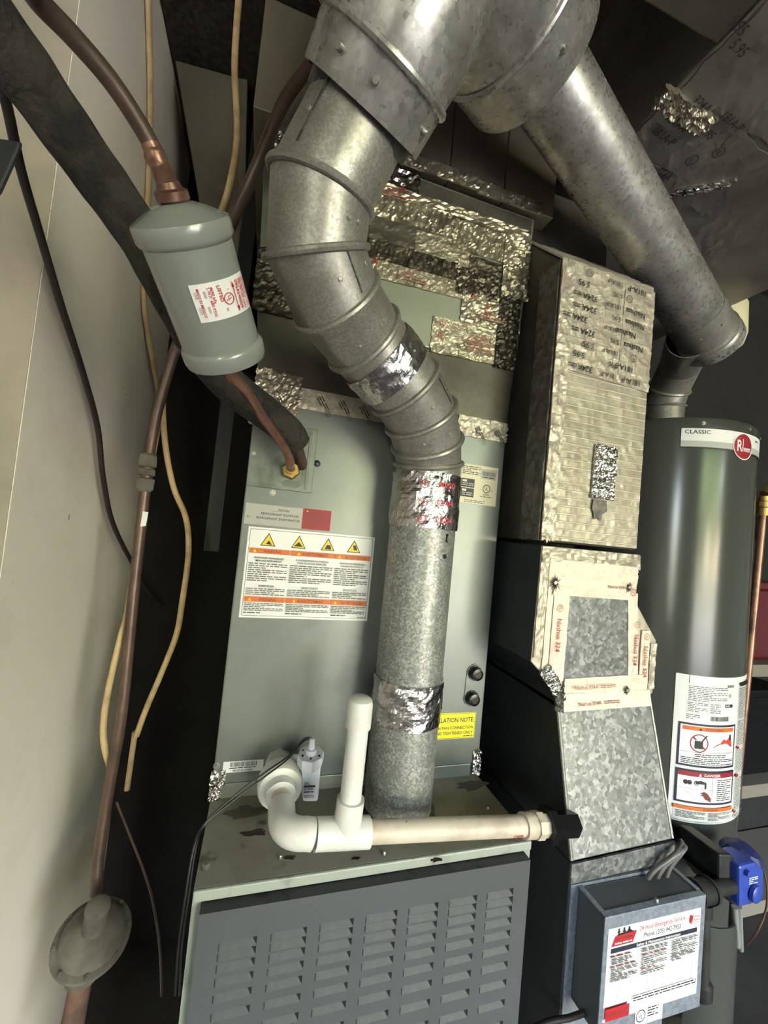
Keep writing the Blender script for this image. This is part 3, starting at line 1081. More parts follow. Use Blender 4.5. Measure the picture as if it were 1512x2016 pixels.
collar(wye, LA - LD * .012, LD, [(.0, LR * .86), (.018, LR * .88), (.030, LR * .88)], 'galv_dark', 'inner_sleeve')
collar(wye, LA, LD, [(0, LR), (.038, LR * 1.03)], 'galv_bright', 'branch_collar')
T_, U_, Q_ = frame_path([LA, LA + LD])[0]
MB().ring([LA + LD * .041 + (U_ * math.cos(2 * math.pi * k / 48) + Q_ * math.sin(2 * math.pi * k / 48)) * LR * 1.035 for k in range(48)], .0042).build('bead', 'galv_bright', wye)
stack = Vector((.245, -.205, 2.12))
LB = [LA + LD * .041, LA + LD * .064, LA + LD * .10 + Vector((.0, .012, .022)), Vector((.140, -.165, 1.865)), Vector((.165, -.145, 1.96)), Vector((.190, -.120, 2.06))]
b = MB()
b.tube(LB, [LR * 1.03, LR * 1.07, LR * 1.08, LR * 1.10, .078, .09], 48)
b.build('branch_body', 'galv_bright', wye)
for a in (-.35, .2, 1.2):
    d = U_ * math.cos(a) + Q_ * math.sin(a)
    screw_at(LA + LD * .020 + d * LR * 1.01, d, wye, .0038, h=.006)

# heater flue: axis recovered from its two edges
FA = Vector((.3737, -.0055, 1.9588))
FB = Vector((.9276, .1587, 1.8044))
FD = (FB - FA).normalized()
FR_ = .0547
RC = Vector((.3210, -.0180, 1.9700))
tilt = Vector((-.865, -.498, -.058)).normalized()
RR = .0950
ru = frame_path([RC, RC + tilt])[0]
collar(wye, RC, tilt, [(0, RR * .985), (.003, RR), (.070, RR * 1.02)], 'galv_bright', 'branch_collar')
b = MB()
b.lathe(RC + tilt * .006, tilt, [(0, RR * .95), (.003, RR * .95), (.003, FR_ * .8), (0, FR_ * .8)], 48, close=False)
b.build('end_plate', 'galv_bright', wye)
MB().ring([RC + tilt * .074 + (ru[1] * math.cos(2 * math.pi * k / 48) + ru[2] * math.sin(2 * math.pi * k / 48)) * RR * 1.03 for k in range(48)], .0045).build('bead', 'galv_bright', wye)
collar(wye, RC + tilt * .072, tilt, [(0, RR * 1.02), (.02, RR * 1.03), (.10, RR * 1.0)], 'galv_bright', 'branch_body')
for a in (-.85, .25, .55):
    d = ru[1] * math.cos(a) + ru[2] * math.sin(a)
    screw_at(RC + tilt * .036 + d * RR * 1.01, d, wye, .0040, h=.006)
b = MB()
b.lathe(Vector((.195, -.115, 2.04)), (0, 0, 1), [(0, .10), (.40, .10)], 40)
b.build('stack_pipe', 'galv_bright', wye)

hf = thing('heater_flue', 'long galvanized vent pipe sloping down right to the water heater', 'flue pipe', FA)
b = MB()
b.lathe(FA, FD, [(-.075, FR_), ((FB - FA).length - .05, FR_)], 48)
b.build('sloping_pipe', 'galv_bright', hf)
e = FB - FD * .055
b = MB()
b.lathe(e, FD, [(0, FR_ + .0012), (.075, FR_ + .002), (.078, FR_ + .006), (.084, FR_ + .006), (.086, FR_ + .002), (.092, FR_ + .006), (.098, FR_ + .006), (.10, FR_ + .001)], 48)
b.build('end_tee', 'galv', hf)
b = MB()
b.lathe(e + FD * .098, FD, [(0, FR_ + .007), (.018, FR_ + .007), (.018, .001)], 48)
b.build('tee_cap', 'galv_bright', hf)
T_, U_, Q_ = frame_path([FA, FB])[0]
for a in (-.6, .5, 1.3):
    d = U_ * math.cos(a) + Q_ * math.sin(a)
    screw_at(e + FD * .03 + d * (FR_ + .001), d, hf, .0034)
for k, (s, txt) in enumerate(((.10, 'lines'), (.13, 'lines'))):
    pass
HX, HY, HR = 1.066, .352, .20
VZ = 1.628
VP = [(HX, HY, VZ), (HX, HY, VZ + .075), (HX - .008, HY - .018, VZ + .115), (HX - .035, HY - .068, VZ + .160), FB - FD * .01 + Vector((0, .02, -.02))]
gored(hf, VP, .048, 'galv', (1, 2), name='elbow_gore')

# ================================================================== UPRIGHT FOIL DUCT
DF = .058
X0, X1 = .463, .665
dct = thing('return_duct', 'upright return duct wrapped in printed foil tape, galvanized below', 'duct', (.57, .2, 0))
BK = .40
b = MB()
side = [(X0, DF, 1.288), (X0, BK, 1.288), (X0, BK, 1.995), (X0, .175, 1.995), (X0, .172, 1.872), (X0, DF, 1.762)]
b.prism(side, (X1 - X0, 0, 0))
b.build('duct_board', 'duct_side', dct, .004)
# ribbed foil facing on the front
nz_ = 60
FY = DF - .0008
patch('foil_facing', dct, planef((X0 + .001, DF, 1.292), (X1 - X0 - .002, 0, 0), (0, 0, .470), (0, -1, 0)), 30, 110, 'foil_scrim', .0011, 34, seed=11)
patch('corner_tape', dct, planef((X0 - .0005, DF - .002, 1.29), (.026, 0, 0), (.0, 0, .472), (0, -1, 0)), 10, 110, 'foil_pale', .0030, 45, seed=12, jag=.02)
patch('corner_tape', dct, planef((X0, DF + .05, 1.29), (0, -.05, 0), (0, 0, .472), (-1, 0, 0)), 12, 90, 'foil_gap', .0025, 45, seed=13, jag=.02)
sn_ = Vector((0, -.110, .114)).normalized()
patch('foil_facing', dct, lambda u, v: (Vector((X0 + .001 + (X1 - X0 - .002) * u, DF + .112 * v, 1.763 + .108 * v)), sn_), 30, 24, 'foil_pale', .003, 40, seed=14)
# printed tape strips across the upper half
zt = 1.762
hs = (.066, .064, .062)
for k, h in enumerate(hs):
    sl = -.006
    patch('foil_tape', dct, planef((X0 + .018, DF - .0022 - .0006 * (k % 2), zt - h), (X1 - X0 - .019, 0, sl), (0, 0, h), (0, -1, 0)), 40, 18, 'foil_pale', .0018, 40, seed=20 + k, jag=.015)
    zt -= h - .004
patch('foil_tape', dct, planef((.592, DF - .0042, 1.59), (.020, 0, 0), (.004, 0, .165), (0, -1, 0)), 6, 46, 'foil_pale', .0010, 60, seed=29)
zt = 1.815
tx = [('UL', '181A-P'), ('5.95', 'UL'), ('324A', 'Nashua'), ('324A', 'Nashua'), ('324A', 'Nashua'), ('324A', 'Nashua'), ('5.95', 'UL'), ('5.95', '181A-P'), ('324A', '181A-P')]
for k, (a, c) in enumerate(tx):
    z = 1.742 - k * .0205
    fr_ = planar((X1 - .01, DF - .0066, z + .008), (-1, 0, .03), (-.03, 0, -1))
    it = []
    for j, t_ in enumerate((c, a)):
        x = (.012, .118)[j] + (.018 if k % 3 == 1 else 0)
        if t_ == 'UL':
            it.append(('ul', x + .02, .004, .0068, 'ink'))
        else:
            it.append(('text', t_, x, 0, .0100, 'black', 'l', {'Nashua': .044}.get(t_)))
        if t_ == '324A':
            it.append(('lines', x + .034, 0, x + .05, .008, 2, 'ink'))
    it.append(('text', ('181A-P', '5.95')[k % 2], .066, .001, .0080, 'ink'))
    label('tape_print', dct, fr_, .1, .01, it, base=None)
# shiny patch and torn grey tape below it
pa = ay(1170, 862, DF)
patch('foil_patch', dct, planef((.5545, DF - .003, 1.370), (.047, 0, -.001), (.0015, 0, .092), (0, -1, 0)), 26, 46, 'foil', .0055, 75, seed=31)
b = MB()
b.prism([(x, DF - .0058, z) for x, z in ((.560, 1.368), (.588, 1.368), (.590, 1.350), (.580, 1.344), (.578, 1.333), (.570, 1.338), (.564, 1.333), (.562, 1.345), (.558, 1.352))], (0, .0008, 0))
b.build('torn_tape', 'foil_gap', dct)
# taped transition box
TZ = 1.288
b = MB()
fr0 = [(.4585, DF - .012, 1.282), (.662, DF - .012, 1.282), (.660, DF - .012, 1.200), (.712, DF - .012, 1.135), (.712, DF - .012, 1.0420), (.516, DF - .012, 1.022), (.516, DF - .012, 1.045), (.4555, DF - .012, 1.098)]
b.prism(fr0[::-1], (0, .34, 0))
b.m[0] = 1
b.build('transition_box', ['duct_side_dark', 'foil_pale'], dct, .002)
TYf = DF - .012
patch('foil_patch', dct, planef((.5115, TYf, 1.070), (.139, 0, .0), (.0, 0, .160), (0, -1, 0)), 30, 34, 'galv_spangle', .0012, 40, ridge=False, seed=33)
for k, (p0, U, V, m_, am, fq) in enumerate((
        ((.4595, TYf, 1.255), (.2015, 0, 0), (0, 0, .026), 'foil_pale', .003, 60),
        ((.474, TYf - .002, 1.232), (.182, 0, -.002), (0, 0, .030), 'foil_cream', .0012, 60),
        ((.484, TYf - .003, 1.205), (.168, 0, -.002), (0, 0, .030), 'foil_cream', .0012, 60),
        ((.4575, TYf, 1.105), (.016, 0, 0), (.001, 0, .150), 'foil_pale', .002, 70),
        ((.475, TYf, 1.088), (.011, 0, 0), (.001, 0, .150), 'foil_cream', .0012, 70),
        ((.487, TYf - .001, 1.068), (.030, 0, 0), (.001, 0, .160), 'foil_cream', .0012, 50),
        ((.652, TYf - .001, 1.050), (.021, 0, 0), (-.014, 0, .165), 'foil_cream', .0014, 60),
        ((.675, TYf - .0005, 1.052), (.019, 0, 0), (.0, 0, .100), 'foil_cream', .0014, 60),
        ((.697, TYf, 1.052), (.013, 0, 0), (0, 0, .078), 'foil_pale', .002, 60),
        ((.520, TYf - .002, 1.046), (.17, 0, .006), (0, 0, .026), 'foil_cream', .0012, 60))):
    patch('tape_strip', dct, planef(p0, U, V, (0, -1, 0)), 26, 26, m_, am, fq, seed=50 + k, jag=.01)
patch('tape_strip', dct, lambda u, v: (Vector((.518 + .180 * u, TYf - .003 - .004 * (1 - v), 1.022 + .004 * u + .026 * v)), Vector((0, -1, 0))), 36, 8, 'foil_cream', .0012, 60, seed=70)
patch('crumpled_foil', dct, planef((.4700, TYf - .001, 1.082), (.030, 0, -.036), (.016, 0, .014), (0, -1, 0)), 26, 14, 'foil', .007, 110, seed=71, jag=.1)
patch('crumpled_foil', dct, planef((.504, TYf - .002, 1.022), (.018, 0, -.002), (.0, 0, .030), (0, -1, 0)), 14, 18, 'foil_gap', .005, 90, seed=72, jag=.1)
# crinkled star creases round the fasteners
for k, (px, py) in enumerate(((1088, 1146), (1232, 1155), (1228, 1356))):
    c = ay(px, py, TYf)
    nn = 15
    b = MB()
    for i in range(nn):
        a = 2 * math.pi * i / nn + random.uniform(-.15, .15)
        l = random.uniform(.007, .016) * (1.15 if k == 0 else .8)
        d = Vector((math.cos(a), 0, math.sin(a)))
        s = Vector((-d.z, 0, d.x)) * .0011
        o_ = Vector((c.x, TYf - .0058, c.z))
        p = [o_ + d * .002 + s, o_ + d * .002 - s, o_ + d * l]
        b.add(p + [o_ + d * (l * .4) + Vector((0, -.0035, 0))], [(0, 1, 3), (1, 2, 3), (2, 0, 3), (0, 2, 1)])
    b.build('creased_foil', 'foil', dct)
    screw_at((c.x, TYf - .005, c.z), (0, -1, 0), dct, .003)
for (x, z, s) in ((.500, 1.172, 1), (.661, 1.150, 1), (.684, 1.130, 1)):
    label('tape_print', dct, planar((x - .004, TYf - .0048, z), (0.02, 0, -1), (1, 0, .02)), .1, .01, [('ul', -.012, .004, .0058, 'inktan'), ('text', 'Nashua 324', .004, 0, .0078, 'inkred')], base=None)
for (x, z) in ((.535, 1.056), (.545, 1.030)):
    label('tape_print', dct, planar((x, TYf - .009, z), (1, 0, .03), (-.03, 0, 1)), .1, .01, [('text', 'Nashua 324A', 0, 0, .0060, 'inktan'), ('lines', .052, 0, .085, .006, 2, 'inktan')], base=None)
label('tape_print', dct, planar((.59, TYf - .006, 1.222), (1, 0, -.02), (.02, 0, 1)), .1, .01, [('text', 'Nashua 324A', 0, 0, .005, 'inktan'), ('ul', .056, -.004, .006, 'inkred')], base=None)
# sloping galvanized boot and the box below
S0, S1 = .516, .7135
b = MB()
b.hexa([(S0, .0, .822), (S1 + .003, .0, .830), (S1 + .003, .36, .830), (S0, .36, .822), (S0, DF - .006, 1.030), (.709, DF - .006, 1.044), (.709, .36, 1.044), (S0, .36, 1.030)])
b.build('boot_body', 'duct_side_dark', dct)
A, B_, C_, D_ = Vector((S0 + .004, -.0005, .824)), Vector((S1 - .002, -.0005, .832)), Vector((.705, DF - .0068, 1.042)), Vector((S0 + .004, DF - .0068, 1.028))
nrm = (B_ - A).cross(D_ - A).normalized()
MB().prism([A, B_, C_, D_], nrm * .0010).build('sloping_panel', 'galv_spangle', dct)
for p, q in ((A, D_), (B_, C_)):
    MB().tube([p - Vector((.0028 if p is A else -.0028, 0, 0)), q - Vector((.0028 if p is A else -.0028, 0, 0))], .0028, 8).build('edge_seam', 'galv', dct)
b = MB()
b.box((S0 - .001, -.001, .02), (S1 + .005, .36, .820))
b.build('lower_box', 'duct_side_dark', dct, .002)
b = MB()
b.hexa([(S0, -.0035, .792), (S1 + .004, -.0035, .798), (S1 + .004, -.0005, .798), (S0, -.0005, .792), (S0, -.0035, .820), (S1 + .004, -.0035, .828), (S1 + .004, -.0005, .828), (S0, -.0005, .820)])
b.build('flange', 'galv_spangle', dct)
b = MB()
b.box((S0 + .002, -.003, .04), (S1, -.001, .790))
b.build('front_sheet', 'galv_box', dct)

# ================================================================== OVERHEAD DUCT
OZ = 2.0
oh = thing('overhead_duct', 'big foil faced trunk duct overhead at the upper right', 'duct', (.9, .3, OZ))
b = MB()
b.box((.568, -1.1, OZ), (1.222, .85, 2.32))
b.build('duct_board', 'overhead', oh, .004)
b = MB()
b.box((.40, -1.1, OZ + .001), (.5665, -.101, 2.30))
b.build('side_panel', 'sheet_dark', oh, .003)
for k, (c, U, V, m_) in enumerate((((.572, -.30, OZ), (.30, 0, 0), (0, .26, 0), 'overhead'), ((.572, -.05, OZ), (.16, .01, 0), (-.004, .10, 0), 'overhead'), ((.60, .06, OZ), (.14, .0, 0), (0, .08, 0), 'overhead'), ((.72, -.04, OZ), (.30, .06, 0), (-.05, .20, 0), 'overhead'))):
    patch('foil_tape', oh, lambda u, v, c=Vector(c), U=Vector(U), V=Vector(V), k=k: (c + U * u + V * v, Vector((0, 0, -1))), 30, 24, m_, .0022, 30, seed=80 + k, jag=.03)
patch('crumpled_foil', oh, lambda u, v: (az(1330, 170, OZ) + Vector((.11 * u - .01, .03 * v + .006 * u, 0)), Vector((0, 0, -1))), 30, 14, 'foil_tan', .010, 90, seed=88, jag=.12)
patch('crumpled_foil', oh, lambda u, v: (az(1335, 368, OZ) + Vector((.075 * u, .022 * v - .055 * u, 0)), Vector((0, 0, -1))), 24, 10, 'foil', .006, 80, seed=89, jag=.12)
for k, (px, py, t_) in enumerate(((1312, 228, '181A-P'), (1285, 255, '181A-P'), (1380, 255, '5.95'), (1420, 225, '181A-P'), (1365, 195, '324A'), (1438, 40, '5.95'), (1440, 85, '5.95'), (1292, 335, '324A'))):
    p = az(px, py, OZ - .0042)
    label('tape_print', oh, planar(p, (1, .12, 0), (.12, -1, 0)), .1, .02, [('text', t_, 0, -.004, .0125, 'ink')], base=None)
for (px, py) in ((1415, 300), (1362, 315)):
    p = az(px, py, OZ - .0042)
    label('tape_print', oh, planar(p, (1, .12, 0), (.12, -1, 0)), .1, .02, [('ul', 0, 0, .010, 'ink')], base=None)

# ================================================================== CREAM HOUSING BEHIND THE FLUE END
cc = ay(1402, 650, .37)
t = thing('lamp_housing', 'cream rounded plastic lamp housing hanging behind the flue end cap', 'lamp', (cc.x, cc.y, 1.72))
b = MB()
b.lathe((cc.x, cc.y, cc.z + .06), (0, 0, -1), [(0, .080), (.085, .082), (.112, .075), (.128, .055), (.133, .001)], 36)
b.build('shell', 'cream', t)
b = MB()
b.lathe((cc.x, cc.y, 2.6195), (0, 0, -1), [(0, .012), (2.6195 - cc.z - .062, .012)], 16)
b.build('stem', 'cream', t)

# ================================================================== WATER HEATER
wh = thing('water_heater', 'tall dark grey water heater with white stickers behind the foil duct', 'water heater', (HX, HY, .0))
b = MB()
b.lathe((HX, HY, .30), (0, 0, 1), [(0, HR), (1.285, HR)], 96)
b.build('tank', 'heater', wh)
b = MB()
b.lathe((HX, HY, 1.585), (0, 0, 1), [(0, HR + .0015), (.018, HR + .0015), (.026, HR - .004), (.030, HR - .02), (.036, .10), (.046, .062), (.050, .055), (.050, .001)], 96)
b.build('top_cap', 'heater', wh)
b = MB()
b.lathe((HX, HY, .0), (0, 0, 1), [(0, .19), (.30, .19)], 48)
b.build('base_stand', 'iron', wh)
for dg in (-118, -84, -55):
    a = math.radians(dg)
    d = Vector((math.cos(a), math.sin(a), 0))
    screw_at(Vector((HX, HY, 1.596)) + d * (HR + .0015), d, wh, .0036)


def hfrm(deg0, z0, extra=.0006):
    def f(u, v, n):
        a = math.radians(deg0) + u / HR
        return Vector((HX + (HR + extra + n) * math.cos(a), HY + (HR + extra + n) * math.sin(a), z0 + v))
    return f


label('brand_band', wh, hfrm(-130, 1.541), .32, .043, [('rect', 0, 0, .32, .014, 'ltgrey'), ('rect', 0, -.0035, .32, -.0005, 'black'), ('text', 'CLASSIC', .006, .0305, .0088, 'black', 'l', .052), ('lines', .19, .028, .21, .036, 1, 'black')], curved=True)
label('round_badge', wh, hfrm(-98, 1.522, .0016), .06, .06, [('disc', .030, .030, .031, 'white'), ('disc', .030, .030, .0288, 'crimson'), ('text', 'R', .0085, .018, .026, 'white', 'l', .017), ('text', 'heem', .0245, .019, .0135, 'white', 'l', .029), ('rect', .0262, .030, .0280, .047, 'white')], base=None, curved=True, lab='round red badge with white script')
# the tall instruction sticker
W, H = .223, .318
M1 = .150
it = [('rect', .026, .300, .0275, H, 'black'),
      ('lines', .026, .262, .118, .296, 9, 'grey'), ('frame', .024, .236, .070, .262, .0004, 'grey'), ('lines', .026, .238, .068, .260, 6, 'grey'), ('lines', .074, .238, .100, .260, 5, 'grey'),
      ('lines', .024, .222, .052, .234, 3, 'grey'), ('bars', .076, .222, .124, .232, 'black'), ('bars', .116, .296, .136, .302, 'black'), ('disc', .125, .278, .005, 'ltgrey'), ('rect', .112, .252, .135, .259, 'black'), ('text', 'AHRI', .1135, .2535, .004, 'white'),
      ('rect', .010, .120, M1, .214, 'navy'), ('rect', .0145, .1245, M1 - .0045, .2095, 'white'), ('rect', .018, .1985, M1 - .008, .2075, 'orange'), ('text', 'WARNING', .088, .2003, .0055, 'brown', 'c', .046), ('poly', [(.052, .2000), (.059, .2000), (.0555, .2060)], 'black'),
      ('circ', .054, .172, .020, .0026, 'crimson'), ('rect', .044, .160, .062, .177, 'black'), ('poly', [(.058, .177), (.062, .177), (.072, .190), (.068, .190)], 'black'), ('poly', [(.0385, .184), (.0410, .1865), (.0695, .160), (.067, .1575)], 'crimson'),
      ('poly', [(.084, .164), (.138, .166), (.136, .178), (.128, .186), (.120, .180), (.112, .184), (.104, .174), (.096, .172)], 'flame'), ('disc', .131, .190, .003, 'black'), ('poly', [(.127, .187), (.135, .187), (.134, .178), (.130, .182)], 'black'),
      ('frame', .084, .154, .139, .161, .0005, 'grey'), ('rect', .0145, .1515, M1 - .0045, .1522, 'grey'), ('lines', .045, .142, .12, .150, 2, 'black'), ('lines', .018, .126, M1 - .008, .141, 4, 'black'),
      ('rect', .010, .042, M1, .114, 'navy'), ('rect', .0145, .0465, M1 - .0045, .1095, 'white'), ('rect', .0145, .1000, M1 - .0045, .1095, 'crimson'), ('text', 'DANGER', .088, .1020, .0055, 'white', 'c', .040), ('poly', [(.056, .1015), (.063, .1015), (.0595, .1075)], 'white'),
      ('disc', .030, .087, .005, 'black'), ('disc', .038, .087, .005, 'black'), ('circ', .052, .087, .005, .0015, 'black'), ('poly', [(.050, .085), (.070, .085), (.070, .076), (.074, .076), (.074, .089), (.062, .093), (.050, .090)], 'black'),
      ('poly', [(.060, .066), (.066, .064), (.060, .060), (.067, .061), (.072, .054), (.086, .048), (.086, .056), (.078, .066), (.070, .070)], 'brown'), ('rect', .0145, .0735, .088, .0741, 'grey'), ('rect', .088, .0465, .0886, .100, 'grey'), ('poly', [(.028, .070), (.029, .070), (.056, .049), (.055, .049)], 'grey'),
      ('lines', .100, .050, .140, .097, 11, 'grey'),
      ('frame', .008, .004, M1, .036, .0005, 'black'), ('rect', .009, .028, M1 - .001, .0355, 'orange'), ('text', 'WARNING', .086, .0293, .0048, 'brown', 'c', .036), ('lines', .014, .010, .076, .026, 5, 'grey'), ('lines', .082, .008, .146, .026, 6, 'grey'),
      ('rect', .158, .298, .218, .306, 'black'), ('lines', .158, .225, .218, .295, 20, 'grey'), ('lines', .158, .165, .218, .222, 16, 'grey'), ('rect', .157, .158, .168, .164, 'crimson'), ('lines', .158, .105, .218, .156, 15, 'grey'),
      ('rect', .157, .096, .170, .103, 'crimson'), ('lines', .158, .024, .218, .094, 20, 'grey'), ('rect', .157, .018, .167, .024, 'crimson'), ('lines', .158, .006, .218, .016, 3, 'grey'), ('frame', .156, .004, .220, .308, .0004, 'grey')]
label('instruction_label', wh, hfrm(-124.5, .708), W, H, it, curved=True, lab='large white instruction sticker with orange and red warning panels')
# hot water stub on the top
p0 = Vector((HX + .055, HY + .01, 1.61))
b = MB()
b.lathe(p0, (0, 0, 1), [(0, .011), (.10, .011), (.10, .014), (.12, .014), (.12, .011), (.15, .013), (.15, .016), (.165, .016), (.165, .001)], 16)
b.build('outlet_nipple', 'copper_old', wh)

# gas control on the heater front
gv = thing('gas_control_valve', 'blue gas control valve on the front of the water heater', 'gas valve', (.99, .09, .62))
GY = .075
c = ay(1420, 1735, GY)
b = MB()
b.prism([ay(1417, 1682, .07), ay(1440, 1683, .07), ay(1458, 1702, .07), ay(1456, 1788, .07), ay(1444, 1782, .07), ay(1416, 1745, .07)], (0, .080, 0))
b.build('valve_body', 'iron', gv, .004)
p = ay(1455, 1694, .095)
b = MB()
b.lathe(p, (.22, -.25, .93), [(0, .036), (.008, .037), (.022, .034), (.032, .024), (.036, .012), (.036, .001)], 10, smooth=False)
b.build('dial', 'blue_dark', gv, .003)
b = MB()
b.prism([ay(x_, y_, .055) for x_, y_ in ((1456, 1706), (1488, 1698), (1505, 1714), (1505, 1764), (1497, 1775), (1456, 1788))], (0, .045, 0))
face = b.build('face_plate', 'blue', gv, .005)
k0 = ay(1484, 1757, .0545)
b = MB()
b.lathe(k0, (.1, -1, 0), [(0, .016), (.006, .016), (.008, .013), (.008, .001)], 20)
b.build('knob', 'blue', face)
k0 = ay(1469, 1717, .0545)
b = MB()
b.lathe(k0, (0, -1, 0), [(0, .006), (.006, .006), (.006, .001)], 14)
b.build('button', 'blue', face)
label('print', face, planar(ay(1474, 1742, .0547), (1, 0, 0), (0, 0, 1)), .03, .02, [('lines', 0, 0, .024, .014, 4, 'white')], base=None)
for (pa, pb, r) in (((1446, 1785), (1452, 1862), .0052), ((1456, 1786), (1459, 1870), .0042)):
    b = MB()
    b.tube([ay(*pa, .07), ay((pa[0] + pb[0]) / 2, (pa[1] + pb[1]) / 2, .075), ay(*pb, .085)], r, 12)
    b.build('supply_tube', 'steel', gv)
b = MB()
b.tube(smooth_path([ay(1500, 1706, .06), ay(1510, 1745, .06), ay(1508, 1790, .06), ay(1490, 1835, .065), ay(1470, 1860, .085)]), .0018, 8)
tag(b.build('igniter_wire', 'copper'), 'thin orange wire looping beside the blue gas valve', 'wire')
# curved burner shield under it
b = MB()
vs = []
ns = 16
for j in range(2):
    for k in range(ns + 1):
        a = math.radians(-150 + 130 * k / ns)
        for r in (.075, .072):
            vs.append((.975 + r * math.cos(a), .135 + r * math.sin(a) * .9, (.30, .580 - .0 * k)[j]))
W2 = 2 * (ns + 1)
fs = []
for k in range(ns):
    fs += [(2 * k, 2 * k + 2, W2 + 2 * k + 2, W2 + 2 * k), (2 * k + 1, W2 + 2 * k + 1, W2 + 2 * k + 3, 2 * k + 3), (W2 + 2 * k, W2 + 2 * k + 2, W2 + 2 * k + 3, W2 + 2 * k + 1)]
b.add(vs, fs, 0, True)
b.build('burner_shield', 'heater', wh)
# iron gas piping into the valve
gp = thing('gas_drip_leg', 'black iron gas tee and drip leg right of the grey control box', 'gas pipe', (.9, .06, .5))
q0, q1, q2 = ay(1366, 1758, .055), ay(1395, 1752, .06), ay(1438, 1742, .07)
b = MB()
b.tube([q0, q1], .020, 20)
b.build('coupling', 'iron', gp)
b = MB()
b.tube([q1 - (q1 - q0) * .05, q2], .0135, 20)
b.build('nipple', 'iron', gp)
d = (q1 - q0).normalized()
for s in (.0, .9):
    b = MB()
    b.lathe(q0 + (q1 - q0) * s - d * .003, d, [(0, .0225), (.007, .0225)], 20)
    b.build('collar', 'iron', gp)
r0 = (q0 + q1) / 2
r1 = Vector((r0.x + .012, r0.y, .505))
b = MB()
b.tube([r0, r1], .0135, 20)
b.build('drip_pipe', 'iron', gp)
b = MB()
b.lathe(r0 - Vector((0, 0, .014)), (0, 0, -1), [(0, .0185), (.022, .0185), (.024, .014)], 20)
b.build('tee_branch', 'iron', gp)
b = MB()
b.lathe(r1 + Vector((0, 0, .012)), (0, 0, -1), [(0, .014), (.004, .0185), (.026, .0185), (.034, .012), (.036, .001)], 20)
b.build('drip_cap', 'iron', gp)
# copper discharge pipe beside the tank
cp = thing('discharge_pipe', 'thin copper pipe running down the right side of the water heater', 'pipe', (1.24, .2, .0))
top_, bot_ = ay(1503, 1000, .215), ay(1440, 1660, .215)
b = MB()
b.tube([top_, bot_, bot_ + (bot_ - top_) * .6], .0085, 16)
b.build('tube', 'copper', cp)
b = MB()
b.lathe(top_ - Vector((0, 0, .02)), (0, 0, 1), [(0, .012), (.02, .012), (.022, .015), (.036, .015), (.038, .011), (.05, .011)], 16)
b.tube([top_ + Vector((0, 0, .035)), top_ + Vector((.01, 0, .045)), top_ + Vector((.06, .01, .045))], .011, 14)
b.build('elbow', 'brass', cp)

# ================================================================== CONTROL BOX ON THE DUCT
cb = thing('control_box', 'grey metal control box with paper service sticker on the duct', 'control box', (.625, -.03, .63))
bx0, bx1, bz0, bz1 = .5310, .7185, .630, .786
b = MB()
b.box((bx0, -.050, bz0), (bx1, -.0038, bz1))
b.build('box', 'door', cb, .0015)
b = MB()
b.box((bx0 - .0005, -.0525, bz0 - .002), (bx1 + .0005, -.0502, bz1 + .0008))
b.build('front_cover', 'galv_box', cb, .0008)
b = MB()
b.box((bx0, -.0525, bz1 + .0002), (bx1, -.044, bz1 + .0016))
b.build('cover_flange', 'galv_box', cb)
b = MB()
b.box((bx0 - .0005, -.043, bz1 + .0002), (bx0 + .006, -.004, bz1 + .0022))
b.build('side_flange', 'galv_box', cb)
b = MB()
b.box((bx1 - .006, -.043, bz1 + .0002), (bx1 + .0005, -.004, bz1 + .0022))
b.build('side_flange', 'galv_box', cb)
screw_at(Vector((.628, -.047, bz1 + .0016)), (0, 0, 1), cb, .003, h=.005)
S = .1720
LHt = .1210
it = [('text', '24 Hour Emergency Service', .098, .1095, .0062, 'red', 'c', .086), ('text', 'Phone: (205) 942-7953', .098, .0990, .0064, 'navy', 'c', .070),
      ('rect', .006, .0880, .166, .0945, 'navy'), ('text', 'Safety & Maintenance Instructions', .092, .0892, .0040, 'white', 'c', .082),
      ('poly', [(.006, .097), (.044, .097), (.050, .112), (.012, .110)], 'red'), ('poly', [(.014, .110), (.046, .1115), (.040, .114), (.018, .1125)], 'black'),
      ('lines', .012, .098, .042, .102, 1, 'white'), ('lines', .012, .103, .044, .1085, 1, 'brown')]
for x in (.018, .027, .036):
    it += [('disc', x, .1185, .0013, 'black'), ('rect', x - .0012, .112, x + .0012, .1173, 'black'), ('rect', x - .0032, .1145, x + .0032, .1156, 'black')]
it += [('lines', .150, .1015, .168, .1030, 1, 'red'), ('text', 'Service', .156, .110, .0032, 'red', 'l', .013), ('text', 'Experts', .156, .1055, .0032, 'red', 'l', .013), ('poly', [(.149, .104), (.154, .104), (.155, .114), (.150, .114)], 'red'),
       ('lines', .005, .0830, .040, .0865, 1, 'brown'), ('lines', .007, .0735, .044, .0825, 3, 'grey'), ('lines', .005, .0695, .050, .073, 1, 'brown'), ('lines', .007, .051, .054, .069, 6, 'grey'),
       ('lines', .060, .080, .108, .0865, 2, 'grey'), ('lines', .060, .0755, .106, .079, 1, 'brown'), ('lines', .060, .061, .108, .075, 5, 'grey'), ('lines', .060, .057, .086, .0605, 1, 'brown'), ('lines', .060, .050, .104, .0565, 2, 'grey'),
       ('lines', .116, .070, .166, .0865, 5, 'grey'), ('lines', .116, .057, .162, .069, 3, 'grey')]
for k in range(8):
    it.append(('rect', .003, .0275 + k * .0034, .168, .0278 + k * .0034, 'ltgrey'))
for x in (.020, .072, .084, .100, .156):
    it.append(('rect', x, .0275, x + .0005, .052, 'grey'))
it += [('lines', .048, .0185, .166, .0255, 2, 'black'), ('rect', .001, .0035, .042, .0195, 'red'), ('text', 'WARNING!', .0035, .0070, .0090, 'brown', 'l', .037)]
